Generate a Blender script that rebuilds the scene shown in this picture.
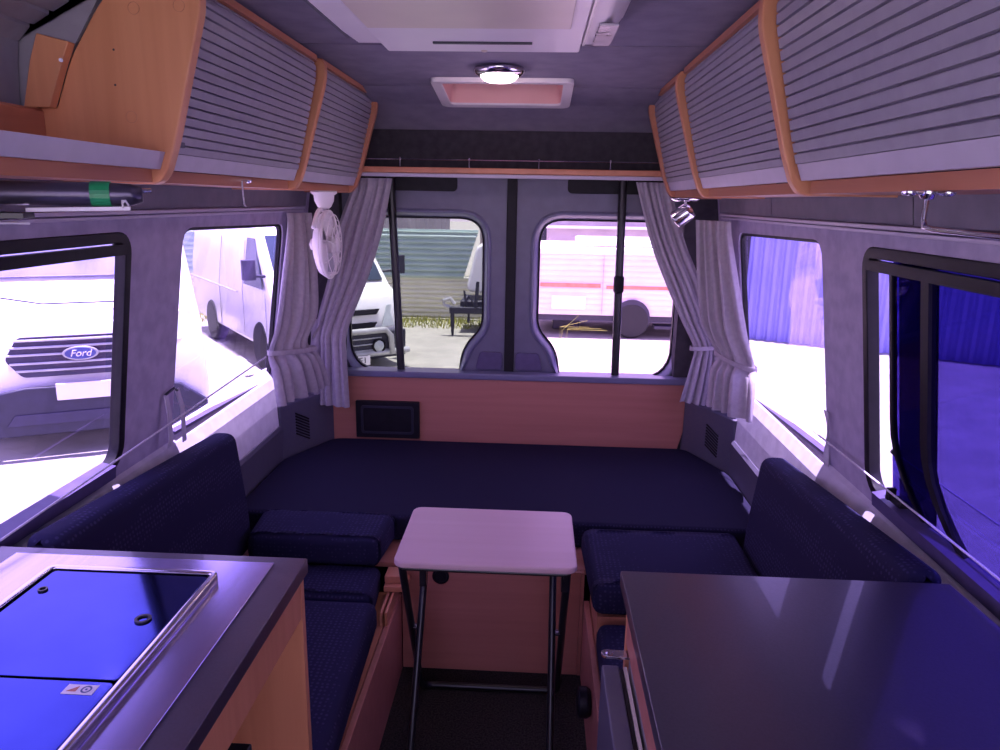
import bpy, bmesh, math, random
from mathutils import Vector, Matrix
for o in list(bpy.data.objects): bpy.data.objects.remove(o)
SC = bpy.context.scene
COL = SC.collection
random.seed(4)

# ------------------------------------------------------------------ camera, world, sun, exposure
PITCH, YAW, ROLL, FPX = math.radians(13.62), math.radians(2.60), math.radians(1.0), 720.0
cam = bpy.data.cameras.new('camera'); cam_o = bpy.data.objects.new('camera', cam); COL.objects.link(cam_o)
fw = Vector((-math.sin(YAW)*math.cos(PITCH), math.cos(YAW)*math.cos(PITCH), -math.sin(PITCH)))
rt = Vector((math.cos(YAW), math.sin(YAW), 0)); up = rt.cross(fw)
r2 = rt*math.cos(ROLL) + up*math.sin(ROLL); u2 = up*math.cos(ROLL) - rt*math.sin(ROLL)
mt = Matrix((r2, u2, -fw)).transposed().to_4x4(); mt.translation = Vector((0, 0, 1.55))
cam_o.matrix_world = mt
cam.sensor_width = 36.0; cam.lens = FPX/1000*36.0; cam.clip_start = 0.02; cam.clip_end = 300
SC.camera = cam_o
SC.view_settings.view_transform = 'Standard'; SC.view_settings.look = 'None'
SC.view_settings.gamma = 1; SC.view_settings.use_curve_mapping = False
SC.view_settings.exposure = 0.38
w = bpy.data.worlds.new('sky'); SC.world = w; w.use_nodes = True
nt = w.node_tree; nt.nodes.clear()
wo = nt.nodes.new('ShaderNodeOutputWorld'); bg = nt.nodes.new('ShaderNodeBackground')
tc = nt.nodes.new('ShaderNodeTexCoord'); sx = nt.nodes.new('ShaderNodeSeparateXYZ'); rp = nt.nodes.new('ShaderNodeValToRGB')
rp.color_ramp.elements[0].position = 0.0; rp.color_ramp.elements[0].color = (0.86, 0.68, 1.0, 1)
rp.color_ramp.elements[1].position = 0.6; rp.color_ramp.elements[1].color = (0.52, 0.48, 1.0, 1)
nt.links.new(tc.outputs['Generated'], sx.inputs[0]); nt.links.new(sx.outputs['Z'], rp.inputs[0])
nt.links.new(rp.outputs[0], bg.inputs[0]); bg.inputs[1].default_value = 2.5
nt.links.new(bg.outputs[0], wo.inputs[0])
sun = bpy.data.lights.new('sun', 'SUN'); sun.energy = 19.0; sun.angle = math.radians(0.7); sun.color = (1.0, 0.93, 0.97)
sun_o = bpy.data.objects.new('sun', sun); COL.objects.link(sun_o)
sun_o.rotation_euler = Vector((0.018, 0.04, 0.99)).to_track_quat('Z', 'Y').to_euler()

# ------------------------------------------------------------------ materials
def mat(name, col, rough=0.6, metal=0.0, spec=0.5, kind=None, col2=None, scale=10, bump=0.0, emit=None, coat=0.0):
    m = bpy.data.materials.new(name); m.use_nodes = True
    n = m.node_tree.nodes; l = m.node_tree.links; b = n['Principled BSDF']
    b.inputs['Base Color'].default_value = (*col, 1); b.inputs['Roughness'].default_value = rough
    b.inputs['Metallic'].default_value = metal; b.inputs['Specular IOR Level'].default_value = spec
    b.inputs['Coat Weight'].default_value = coat
    if emit: b.inputs['Emission Color'].default_value = (*emit[0], 1); b.inputs['Emission Strength'].default_value = emit[1]
    c2 = col2 or tuple(min(1, c*0.75) for c in col)
    tcn = n.new('ShaderNodeTexCoord'); mp = n.new('ShaderNodeMapping'); l.new(tcn.outputs['Object'], mp.inputs[0])
    mix = n.new('ShaderNodeMix'); mix.data_type = 'RGBA'
    mix.inputs[6].default_value = (*col, 1); mix.inputs[7].default_value = (*c2, 1)
    fac = None
    if kind in ('noise', 'carpet', 'fuzzy'):
        t = n.new('ShaderNodeTexNoise'); t.inputs['Scale'].default_value = scale; t.inputs['Detail'].default_value = 6
        l.new(mp.outputs[0], t.inputs[0]); r = n.new('ShaderNodeMapRange')
        r.inputs[1].default_value = 0.35; r.inputs[2].default_value = 0.65
        l.new(t.outputs[0], r.inputs[0]); fac = r.outputs[0]
    elif kind in ('woodx', 'woody', 'woodz'):
        s = {'woodx': (1.2, 26, 26), 'woody': (26, 1.2, 26), 'woodz': (26, 26, 1.2)}[kind]
        mp.inputs['Scale'].default_value = s
        t = n.new('ShaderNodeTexNoise'); t.inputs['Scale'].default_value = scale/10; t.inputs['Detail'].default_value = 5
        t.inputs['Distortion'].default_value = 0.4
        l.new(mp.outputs[0], t.inputs[0]); r = n.new('ShaderNodeMapRange')
        r.inputs[1].default_value = 0.3; r.inputs[2].default_value = 0.7
        l.new(t.outputs[0], r.inputs[0]); fac = r.outputs[0]
    elif kind == 'dots':
        t = n.new('ShaderNodeTexVoronoi'); t.inputs['Scale'].default_value = scale; t.inputs['Randomness'].default_value = 0.25
        l.new(mp.outputs[0], t.inputs[0]); r = n.new('ShaderNodeMapRange')
        r.inputs[1].default_value = 0.20; r.inputs[2].default_value = 0.34
        l.new(t.outputs['Distance'], r.inputs[0]); fac = r.outputs[0]
        mix.inputs[6].default_value = (*c2, 1); mix.inputs[7].default_value = (*col, 1)
    if fac is not None:
        l.new(fac, mix.inputs[0]); l.new(mix.outputs[2], b.inputs['Base Color'])
        if bump:
            bp = n.new('ShaderNodeBump'); bp.inputs['Strength'].default_value = bump; bp.inputs['Distance'].default_value = 0.002
            l.new(fac, bp.inputs['Height']); l.new(bp.outputs[0], b.inputs['Normal'])
    return m

def glass(name, tint, refl=0.05, rough=0.0):
    m = bpy.data.materials.new(name); m.use_nodes = True
    n = m.node_tree.nodes; l = m.node_tree.links; n.clear()
    o = n.new('ShaderNodeOutputMaterial'); t = n.new('ShaderNodeBsdfTransparent'); g = n.new('ShaderNodeBsdfGlossy')
    f = n.new('ShaderNodeLayerWeight'); f.inputs[0].default_value = 0.15; mx = n.new('ShaderNodeMixShader'); ml = n.new('ShaderNodeMath'); ml.operation = 'MULTIPLY'
    ml.inputs[1].default_value = refl*4
    t.inputs[0].default_value = (*tint, 1); g.inputs['Roughness'].default_value = rough; g.inputs[0].default_value = (.9, .9, 1, 1)
    l.new(f.outputs['Fresnel'], ml.inputs[0]); l.new(ml.outputs[0], mx.inputs[0]); l.new(t.outputs[0], mx.inputs[1]); l.new(g.outputs[0], mx.inputs[2]); l.new(mx.outputs[0], o.inputs[0])
    return m

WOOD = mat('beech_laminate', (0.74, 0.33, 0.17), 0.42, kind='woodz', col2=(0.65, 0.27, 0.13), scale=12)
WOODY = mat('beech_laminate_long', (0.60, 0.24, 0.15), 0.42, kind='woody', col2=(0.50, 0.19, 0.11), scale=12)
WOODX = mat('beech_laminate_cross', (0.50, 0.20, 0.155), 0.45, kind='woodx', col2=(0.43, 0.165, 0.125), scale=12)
EDGE = mat('beech_edging', (0.58, 0.23, 0.13), 0.35, kind='woody', col2=(0.50, 0.19, 0.10))
NAVY = mat('navy_patterned_fabric', (0.020, 0.018, 0.056), 0.9, spec=0.15, kind='dots', col2=(0.042, 0.038, 0.095), scale=75, bump=0.2)
NAVYP = mat('navy_plain_fabric', (0.016, 0.014, 0.038), 0.9, spec=0.15, kind='dots', col2=(0.034, 0.031, 0.075), scale=85, bump=0.3)
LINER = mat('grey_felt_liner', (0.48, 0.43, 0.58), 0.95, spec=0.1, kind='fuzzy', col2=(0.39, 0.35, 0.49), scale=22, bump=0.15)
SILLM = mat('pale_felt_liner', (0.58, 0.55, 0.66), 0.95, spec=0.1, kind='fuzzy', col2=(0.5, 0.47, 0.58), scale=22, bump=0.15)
CEIL = mat('ceiling_felt', (0.30, 0.27, 0.36), 0.95, spec=0.1, kind='fuzzy', col2=(0.25, 0.225, 0.31), scale=14, bump=0.12)
DARKF = mat('charcoal_felt', (0.075, 0.068, 0.085), 0.95, spec=0.1, kind='fuzzy', col2=(0.055, 0.05, 0.065), scale=30)
TRIMG = mat('grey_plastic_trim', (0.095, 0.088, 0.14), 0.5, kind='noise', col2=(0.105, 0.10, 0.14), scale=60)
BAND = mat('dark_grey_band', (0.20, 0.185, 0.24), 0.7, kind='noise', col2=(0.17, 0.16, 0.21), scale=20)
SHUT = mat('grey_tambour', (0.33, 0.31, 0.38), 0.42, kind='noise', col2=(0.30, 0.28, 0.35), scale=30)
RAIL = mat('pale_grey_rail', (0.52, 0.47, 0.60), 0.4, kind='noise', col2=(0.48, 0.44, 0.56), scale=20)
DOORM = mat('grey_door_metal', (0.14, 0.135, 0.21), 0.42, kind='noise', col2=(0.125, 0.12, 0.19), scale=20)
RIMM = mat('grey_pressed_rim', (0.17, 0.17, 0.28), 0.28, spec=0.7, kind='noise', col2=(0.155, 0.155, 0.26), scale=20)
BLACK = mat('black_rubber', (0.007, 0.006, 0.011), 0.5, spec=0.25, kind='noise', col2=(0.011, 0.009, 0.016), scale=30)
BLACKM = mat('black_painted_steel', (0.010, 0.010, 0.014), 0.3, kind='noise', col2=(0.016, 0.015, 0.02), scale=30)
FRAMEP = mat('violet_grey_frame', (0.10, 0.08, 0.18), 0.35, kind='noise', col2=(0.08, 0.06, 0.15), scale=30)
CHROME = mat('chrome', (0.75, 0.72, 0.80), 0.16, metal=1, kind='noise', col2=(0.7, 0.67, 0.76), scale=20)
STEEL = mat('brushed_stainless_blue_cast', (0.66, 0.61, 0.95), 0.20, metal=1, kind='woody', col2=(0.60, 0.56, 0.88), scale=30)  # blue cast of the window light put into the steel colour
WHITE = mat('white_plastic', (0.92, 0.86, 0.90), 0.35, kind='noise', col2=(0.88, 0.82, 0.87), scale=8)
CREAM = mat('cream_plastic', (0.80, 0.70, 0.60), 0.35, kind='noise', col2=(0.76, 0.66, 0.57), scale=8)
PINKP = mat('pink_glow_painted_plastic', (0.90, 0.52, 0.50), 0.5, kind='noise', col2=(0.86, 0.48, 0.46), scale=8)  # pink glow of the hatch put into the plastic colour
CTOP = mat('charcoal_worktop', (0.042, 0.035, 0.056), 0.30, spec=0.8, coat=0.4, kind='noise', col2=(0.052, 0.044, 0.068), scale=260, bump=0.03)
LIDG = mat('blue_reflection_glass_lid', (0.055, 0.075, 0.34), 0.09, metal=1.0, kind='noise', col2=(0.04, 0.055, 0.28), scale=5)  # blue reflection put into the metallic base colour of the lids
TTOP = mat('pale_table_laminate', (0.70, 0.49, 0.52), 0.4, kind='woodx', col2=(0.66, 0.45, 0.47), scale=12)
CURT = mat('grey_curtain_cloth', (0.42, 0.385, 0.44), 0.9, spec=0.15, kind='fuzzy', col2=(0.37, 0.335, 0.395), scale=60, bump=0.1)
CARPET = mat('dark_carpet', (0.060, 0.052, 0.045), 1.0, spec=0.05, kind='carpet', col2=(0.016, 0.014, 0.014), scale=180, bump=0.8)
GREEN = mat('green_clip', (0.02, 0.30, 0.12), 0.35, kind='noise', scale=20)
CORD = mat('white_cord', (0.72, 0.68, 0.78), 0.7, kind='noise', scale=200)
LABELM = mat('silver_label', (0.55, 0.5, 0.6), 0.2, metal=0.5, kind='noise', scale=10)
INK = mat('dark_ink', (0.03, 0.03, 0.05), 0.5, kind='noise', scale=10)
LAMPE = mat('lamp_diffuser', (0.95, 0.9, 0.9), 0.4, emit=((1.0, 0.72, 0.78), 24.0), kind='noise', scale=10)
TUBEE = mat('tube_light_diffuser', (0.85, 0.8, 0.95), 0.3, kind='noise', scale=10)
# outdoors
GRAVEL = mat('pale_gravel_concrete', (0.33, 0.315, 0.29), 0.95, kind='noise', col2=(0.25, 0.24, 0.22), scale=3.5)
GRASSM = mat('dry_grass', (0.45, 0.42, 0.10), 1.0, kind='noise', col2=(0.25, 0.30, 0.08), scale=14)
FGREEN = mat('green_sheet_metal', (0.50, 0.62, 0.58), 0.5, kind='noise', col2=(0.44, 0.56, 0.52), scale=2)
FCREAM = mat('cream_sheet_metal', (0.88, 0.86, 0.72), 0.5, kind='noise', col2=(0.80, 0.79, 0.66), scale=2)
VWHITE = mat('white_car_paint', (0.78, 0.77, 0.80), 0.25, coat=0.5, kind='noise', col2=(0.75, 0.74, 0.77), scale=3)
VSILV = mat('silver_trim', (0.50, 0.50, 0.52), 0.3, metal=0.3, kind='noise', scale=6)
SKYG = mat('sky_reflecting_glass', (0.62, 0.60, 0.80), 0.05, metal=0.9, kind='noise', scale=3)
VDARK = mat('dark_bumper_plastic', (0.022, 0.020, 0.05), 0.5, kind='noise', scale=10)
GRILLD = mat('dark_grille', (0.03, 0.025, 0.07), 0.4, kind='noise', scale=10)
AUTOG = mat('vehicle_glass', (0.035, 0.05, 0.08), 0.06, spec=0.8, kind='noise', scale=3)
LAMPG = mat('headlamp_glass', (0.55, 0.60, 0.62), 0.12, spec=0.8, kind='noise', scale=12)
TYRE = mat('tyre_rubber', (0.02, 0.02, 0.025), 0.8, kind='noise', scale=30)
RED = mat('red_stripe', (0.72, 0.24, 0.16), 0.5, kind='noise', scale=10)
CARAVW = mat('ribbed_white_aluminium', (0.72, 0.66, 0.70), 0.4, kind='noise', col2=(0.66, 0.60, 0.64), scale=3)
SHEDM = mat('weathered_shed_sheet', (0.45, 0.42, 0.44), 0.7, kind='noise', col2=(0.36, 0.33, 0.36), scale=2)
BLUEW = mat('blue_painted_sheet', (0.30, 0.28, 0.62), 0.5, kind='noise', col2=(0.24, 0.23, 0.56), scale=1.0)
ROOFR = mat('rust_roof', (0.42, 0.18, 0.12), 0.8, kind='noise', scale=3)
BLUEOV = mat('emblem_blue', (0.05, 0.08, 0.30), 0.3, kind='noise', scale=10)
G_SIDE = glass('violet_tinted_glass', (0.87, 0.79, 1.0), 0.05)
G_DARK = glass('dark_violet_film_glass', (0.20, 0.155, 0.46), 0.06)
G_NEU = glass('neutral_dimming_glass', (0.50, 0.515, 0.49), 0.05)  # grey tint added to dim the overbright outdoor view
G_BLK = glass('double_film_glass', (0.16, 0.12, 0.24), 0.05)
G_PINK = glass('rose_tinted_glass', (0.99, 0.84, 0.98), 0.05)

# ------------------------------------------------------------------ mesh helpers
class MB:
    def __init__(s): s.bm = bmesh.new()
    def box(s, c, d, rot=None, taper=None):
        vs = []
        R = Matrix.Rotation(0, 3, 'Z') if rot is None else rot
        for x in (-.5, .5):
            for y in (-.5, .5):
                for z in (-.5, .5):
                    vs.append(s.bm.verts.new(Vector(c) + R @ Vector((x*d[0], y*d[1], z*d[2]))))
        for f in ((0, 1, 3, 2), (4, 6, 7, 5), (0, 4, 5, 1), (2, 3, 7, 6), (0, 2, 6, 4), (1, 5, 7, 3)):
            s.bm.faces.new([vs[i] for i in f])
        return s
    def bb(s, x0, x1, y0, y1, z0, z1): return s.box(((x0+x1)/2, (y0+y1)/2, (z0+z1)/2), (abs(x1-x0), abs(y1-y0), abs(z1-z0)))
    def prism(s, a, b):          # two equal-length loops of 3-D points
        va = [s.bm.verts.new(Vector(p)) for p in a]; vb = [s.bm.verts.new(Vector(p)) for p in b]
        n = len(a)
        s.bm.faces.new(va); s.bm.faces.new(list(reversed(vb)))
        for i in range(n): s.bm.faces.new([va[i], vb[i], vb[(i+1) % n], va[(i+1) % n]][::-1])
        return s
    def loft(s, loops, closed=True, cap=False):
        vv = [[s.bm.verts.new(Vector(p)) for p in lp] for lp in loops]
        for a, b in zip(vv, vv[1:]):
            n = len(a); rng = n if closed else n-1
            for i in range(rng): s.bm.faces.new([a[i], a[(i+1) % n], b[(i+1) % n], b[i]])
        if cap: s.bm.faces.new(vv[0][::-1]); s.bm.faces.new(vv[-1])
        return s
    def tube(s, pts, r, n=10, cap=True, radii=None):
        pts = [Vector(p) for p in pts]; loops = []
        prev = None
        for i, p in enumerate(pts):
            t = (pts[min(i+1, len(pts)-1)] - pts[max(i-1, 0)]).normalized()
            if prev is None:
                a = Vector((0, 0, 1)) if abs(t.z) < 0.9 else Vector((1, 0, 0))
                u = t.cross(a).normalized()
            else: u = (prev - t*prev.dot(t)).normalized()
            prev = u; v = t.cross(u); rr = radii[i] if radii else r
            loops.append([p + (u*math.cos(2*math.pi*k/n) + v*math.sin(2*math.pi*k/n))*rr for k in range(n)])
        return s.loft(loops, True, cap)
    def lathe(s, c, axis, prof, n=28, cap=True):   # prof: (radius, along)
        ax = Vector(axis).normalized(); a = Vector((0, 0, 1)) if abs(ax.z) < 0.9 else Vector((1, 0, 0))
        u = ax.cross(a).normalized(); v = ax.cross(u); c = Vector(c)
        return s.loft([[c + ax*h + (u*math.cos(2*math.pi*k/n) + v*math.sin(2*math.pi*k/n))*r for k in range(n)] for r, h in prof], True, cap)
    def build(s, name, m, parent=None, bevel=0, seg=2, smooth=None, sub=0, solid=0, local=False, tri=False):
        bmesh.ops.recalc_face_normals(s.bm, faces=s.bm.faces)
        me = bpy.data.meshes.new(name); s.bm.to_mesh(me); s.bm.free()
        o = bpy.data.objects.new(name, me); COL.objects.link(o); me.materials.append(m)
        if parent is not None:
            o.parent = parent
            if not local: o.matrix_parent_inverse = parent_inv(parent)
        if solid:
            q = o.modifiers.new('solid', 'SOLIDIFY'); q.thickness = solid; q.offset = 0
        if bevel:
            q = o.modifiers.new('bevel', 'BEVEL'); q.width = bevel; q.segments = seg; q.limit_method = 'ANGLE'; q.angle_limit = math.radians(35)
        if sub:
            q = o.modifiers.new('sub', 'SUBSURF'); q.levels = q.render_levels = sub
        if smooth is None: smooth = bool(bevel or sub)
        if smooth:
            for p in me.polygons: p.use_smooth = True
            if not sub:
                q = o.modifiers.new('wn', 'WEIGHTED_NORMAL'); q.keep_sharp = True
        return o
def parent_inv(p):          # meshes carry world coordinates, so only an Empty needs undoing
    if p.type == 'MESH': return Matrix.Identity(4)
    return (Matrix.Translation(p.location) @ p.rotation_euler.to_matrix().to_4x4()).inverted()
def tag(o, label=None, cat=None, group=None, kind=None):
    if label: o['label'] = label
    if cat: o['category'] = cat
    if group: o['group'] = group
    if kind: o['kind'] = kind
    return o
def thing(name, label, cat, loc=(0, 0, 0), rz=0, group=None):
    o = bpy.data.objects.new(name, None); COL.objects.link(o); o.location = loc; o.rotation_euler = (0, 0, rz)
    o.empty_display_size = 0.05
    return tag(o, label, cat, group)
def part(mb, name, m, parent, **k):
    return mb.build(name, m, parent, **k)
def struct(mb, name, m, **k):
    lab = k.pop('label', None); o = mb.build(name, m, **k); tag(o, kind='structure', label=lab, cat=k.get('cat')); return o
def dup(root, loc=None, rz=None, label=None):
    def cp(o, par):
        c = o.copy(); COL.objects.link(c)
        if par is not None: c.parent = par; c.matrix_parent_inverse = o.matrix_parent_inverse.copy()
        for ch in list(o.children): cp(ch, c)
        return c
    r = cp(root, None)
    if loc is not None: r.location = loc
    if rz is not None: r.rotation_euler = (0, 0, rz)
    if label: r['label'] = label
    return r
def rrect(x0, x1, y0, y1, r, n=6):
    if not isinstance(r, (list, tuple)): r = [r]*4     # order: (x1,y1),(x0,y1),(x0,y0),(x1,y0)
    out = []
    for (cx, cy, sx_, sy_, a0, rr) in ((x1, y1, -1, -1, 0, r[0]), (x0, y1, 1, -1, 90, r[1]), (x0, y0, 1, 1, 180, r[2]), (x1, y0, -1, 1, 270, r[3])):
        for k in range(n+1):
            a = math.radians(a0 + 90*k/n)
            out.append((cx + sx_*rr + rr*math.cos(a), cy + sy_*rr + rr*math.sin(a)))
    return out
def smooth_poly(pts, r, n=5):       # round the corners of a polygon; r a number or per-corner list
    out = []; N = len(pts)
    for i, p in enumerate(pts):
        rr = r[i] if isinstance(r, (list, tuple)) else r
        p = Vector(p); a = Vector(pts[i-1]); b = Vector(pts[(i+1) % N])
        if rr <= 0: out.append(tuple(p)); continue
        da = (a-p).normalized(); db = (b-p).normalized()
        p0 = p + da*rr; p1 = p + db*rr
        for k in range(n+1):
            t = k/n; out.append(tuple((1-t)**2*p0 + 2*t*(1-t)*p + t*t*p1))
    return out
def plate_with_holes(outer, holes, f, thick_vec):
    """outer/holes: 2-D loops, f maps (u,v)->Vector; returns bmesh of a thick plate"""
    s = MB(); bm = s.bm; loops = []
    for lp in [outer]+holes:
        vs = [bm.verts.new(Vector((u, v, 0))) for u, v in lp]
        es = [bm.edges.new((vs[i], vs[(i+1) % len(vs)])) for i in range(len(vs))]
        loops.append(es)
    bmesh.ops.triangle_fill(bm, use_beauty=True, use_dissolve=False, edges=[e for l in loops for e in l], normal=(0, 0, 1))
    for v in bm.verts: v.co = f(v.co.x, v.co.y)
    ret = bmesh.ops.extrude_face_region(bm, geom=list(bm.faces))
    for e in ret['geom']:
        if isinstance(e, bmesh.types.BMVert): e.co += Vector(thick_vec)
    return s
def ring(loop_a, loop_b, f, d0, d1):
    """frame band between two equal 2-D loops with thickness: 4 loops closed round"""
    s = MB()
    A0 = [f(u, v) + Vector(d0) for u, v in loop_a]; B0 = [f(u, v) + Vector(d0) for u, v in loop_b]
    B1 = [f(u, v) + Vector(d1) for u, v in loop_b]; A1 = [f(u, v) + Vector(d1) for u, v in loop_a]
    s.loft([A0, B0, B1, A1, A0]); bmesh.ops.remove_doubles(s.bm, verts=s.bm.verts, dist=1e-6)
    return s
def offset(lp, d):
    N = len(lp); out = []
    area = sum(lp[i][0]*lp[(i+1) % N][1]-lp[(i+1) % N][0]*lp[i][1] for i in range(N))
    sg = 1 if area > 0 else -1
    for i in range(N):
        a = Vector(lp[i-1]); b = Vector(lp[(i+1) % N]); t = (b-a).normalized()
        out.append((lp[i][0] + sg*t.y*d, lp[i][1] - sg*t.x*d))
    return out
XC = -0.11
def half(z): return 0.98 - (z-0.84)*0.145
def side(s): return lambda y, z: Vector((XC + s*half(z), y, z))

# ------------------------------------------------------------------ room shell
struct(MB().bb(-1.20, 0.98, -0.6, 3.40, -0.06, 0.0), 'floor', CARPET)
m = MB()
cz = [(-0.6, 1.985), (2.233, 1.985), (2.245, 1.985), (2.876, 1.965), (2.888, 1.965), (3.08, 1.925), (3.20, 1.885), (3.31, 1.842)]
# opening for the roof hatch is left between x -0.36..0.10, y 2.62..3.06: build the ceiling in panels around it
def cpanel(m, x0, x1, y0, y1, z0, z1, t=0.012):
    m.prism([(x0, y0, z0), (x1, y0, z0), (x1, y1, z1), (x0, y1, z1)], [(x0, y0, z0+t), (x1, y0, z0+t), (x1, y1, z1+t), (x0, y1, z1+t)])
def zc(y):
    for (a, za), (b, zb) in zip(cz, cz[1:]):
        if a <= y <= b: return za + (zb-za)*(y-a)/(b-a)
    return cz[-1][1]
HX0, HX1, HY0, HY1 = -0.365, 0.095, 2.73, 3.04
for y0, y1 in ((-0.6, 0.9), (0.905, 1.585), (1.595, 2.233), (2.245, HY0), (HY0, 2.876), (2.888, HY1), (HY1, 3.08), (3.08, 3.2), (3.2, 3.31)):
    for x0, x1 in ((XC-.905, HX0), (HX0, HX1), (HX1, XC+.905)):
        if x0 == HX0 and y0 >= HY0 and y1 <= HY1: continue
        cpanel(m, x0, x1, y0, y1, zc(y0), zc(y1))
struct(m, 'ceiling', CEIL)
m = MB(); m.bb(XC-.92, HX0-.01, -0.6, 3.4, 2.03, 2.06); m.bb(XC-1.01, XC-.90, -0.6, 1.52, 2.03, 2.06); m.bb(HX1+.01, XC+.92, -0.6, 3.4, 2.03, 2.06); m.bb(HX0-.01, HX1+.01, -0.6, HY0-.01, 2.03, 2.06); m.bb(HX0-.01, HX1+.01, HY1+.01, 3.4, 2.03, 2.06)
struct(m, 'ceiling_outer', DARKF)
# side walls
def window_loops(s):
    w1 = rrect(0.55, 1.76 if s < 0 else 1.772, 0.845, 1.455, [0.05, 0.05, 0.05, 0.07])
    w2 = smooth_poly([(2.035, 0.835), (2.90, 0.80), (2.88, 1.445), (2.04, 1.46)], [0.03, 0.05, 0.05, 0.06])
    return w1, w2
for s, nm in ((-1, 'left'), (1, 'right')):
    w1, w2 = window_loops(s)
    struct(plate_with_holes([(-0.6, 0.80), (3.32, 0.80), (3.32, 1.60), (-0.6, 1.60)], [w1, w2], side(s), (s*0.018, 0, 0)), 'wall_'+nm, LINER)
    # upper wall behind the lockers
    X = lambda h: XC + s*h
    m = MB(); yc = 1.52 if s < 0 else -0.6; m.bb(X(.905), X(.92), yc, 3.32, 1.585, 2.06)
    if s < 0: m.bb(X(.985), X(1.01), -0.6, yc, 1.585, 2.06); m.bb(X(.905), X(1.01), yc-.02, yc, 1.6, 2.06)
    m.bb(X(.865), X(1.01 if s < 0 else .92), -0.6, 1.52, 1.600, 1.604); m.bb(X(.865), X(.92), 1.52, 3.32, 1.600, 1.604); struct(m, 'trim_11' if s < 0 else 'trim_12', DARKF)
    # sill bulge below the windows
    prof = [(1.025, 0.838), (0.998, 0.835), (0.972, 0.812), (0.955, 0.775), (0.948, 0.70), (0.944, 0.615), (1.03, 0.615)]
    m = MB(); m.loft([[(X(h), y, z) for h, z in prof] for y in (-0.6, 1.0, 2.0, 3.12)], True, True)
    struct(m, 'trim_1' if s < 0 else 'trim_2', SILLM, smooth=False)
    # lower plastic trim, floor to sill, with a shallow pocket line
    prof = [(1.03, 0.614), (0.94, 0.614), (0.932, 0.60), (0.935, 0.45), (0.94, 0.0), (1.03, 0.0)]
    m = MB(); m.loft([[(X(h), y, z) for h, z in prof] for y in (-0.6, 3.12)], True, True)
    struct(m, 'baseboard_'+nm, TRIMG)
    # band between window liner and lockers + curtain track
    m = MB()
    for y0, y1 in ((0.2, 0.93), (0.94, 1.52), (1.525, 2.42), (2.425, 3.1)):
        m.loft([[(X(half(1.515)-.012), y, 1.515), (X(half(1.60)-.012), y, 1.60), (X(half(1.60)+.0), y, 1.60), (X(half(1.515)), y, 1.515)] for y in (y0, y1)], True, True)
    struct(m, 'trim_3' if s < 0 else 'trim_4', BAND)
    m = MB()
    for z0, z1, d in ((1.492, 1.500, .018), (1.503, 1.512, .024)):
        m.loft([[(X(half(z)-dd), y, z) for z, dd in ((z0, 0), (z0, d), (z1, d), (z1, 0))] for y in (0.2, 3.06)], True, True)
    cr = m.build('curtain_track', RAIL, bevel=0.0015)
    tag(cr, 'pale curtain track along the %s wall above the side windows' % nm, 'curtain track')
# side windows: frames and panes
def win_frame(s, lp, wdt, name, dark, depth=(0.012, 0.05)):
    f = side(s); return ring(lp, offset(lp, -wdt), f, (s*depth[0], 0, 0), (s*depth[1], 0, 0))
wi = 1
for s, nm in ((-1, 'left'), (1, 'right')):
    w1, w2 = window_loops(s); f = side(s)
    for lp, wd in ((w1, 0.0205), (w2, 0.010)):
        # rubber seal + glass in one structure Empty
        e = bpy.data.objects.new('window_%d' % wi, None); COL.objects.link(e); e.location = (XC+s*1.0, lp[0][0], 1.1); e['kind'] = 'structure'
        o = ring(offset(lp, 0.006), offset(lp, -wd), f, (-s*0.006 if wd > .02 else s*0.006, 0, 0), (s*0.024, 0, 0)).build('rubber_seal', BLACK, e, bevel=0.003)
        inner = offset(lp, -wd+0.004)
        if wi == 3:      # near right window: clear strip at the rear, dark sliding pane at the front
            ins = rrect(1.64, 1.735, 0.872, 1.428, 0.02)
            def gl(loop, m_, nme, off):
                a = [f(u, v) + Vector((s*off, 0, 0)) for u, v in loop]; b = [f(u, v) + Vector((s*(off+.005), 0, 0)) for u, v in loop]
                return MB().prism(a, b).build(nme, m_, e)
            gl(rrect(1.64, 1.755, 0.864, 1.436, 0.03), G_SIDE, 'pane', 0.018)
            gl(rrect(0.56, 1.660, 0.864, 1.436, 0.02), G_DARK, 'sliding_pane', 0.010); gl(rrect(1.49, 1.645, 0.864, 1.436, 0.02), G_BLK, 'overlapping_pane', 0.019)
        else:
            a = [f(u, v) + Vector((s*0.013, 0, 0)) for u, v in inner]; b = [f(u, v) + Vector((s*0.017, 0, 0)) for u, v in inner]
            MB().prism(a, b).build('pane', G_SIDE, e)
        wi += 1
        # lower slide channel
        if wd > .02:
            m = MB(); m.loft([[f(y, z) + Vector((-s*dx, 0, 0)) for dx, z in ((0.022, 0.868), (0.022, 0.835), (-0.015, 0.835), (-0.015, 0.876))] for y in (0.6, 1.70)], True, True)
            m.build('slide_channel', FRAMEP, e)
            m = MB(); m.loft([[f(y, z) + Vector((-s*dx, 0, 0)) for dx, z in ((0.006, 1.405), (0.006, 1.43), (-0.015, 1.43), (-0.015, 1.405))] for y in (0.6, 1.752)], True, True)
            m.build('top_channel', BLACK, e)
        else:
            m = MB(); m.loft([[f(y, z) + Vector((-s*dx, 0, 0)) for dx, z in ((0.004, 0.842+dz), (0.004, 0.832+dz), (-0.02, 0.830+dz), (-0.02, 0.844+dz))] for y, dz in ((2.05, 0.004), (2.88, -0.028))], True, True)
            m.build('sill_strip', FRAMEP, e)
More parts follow.
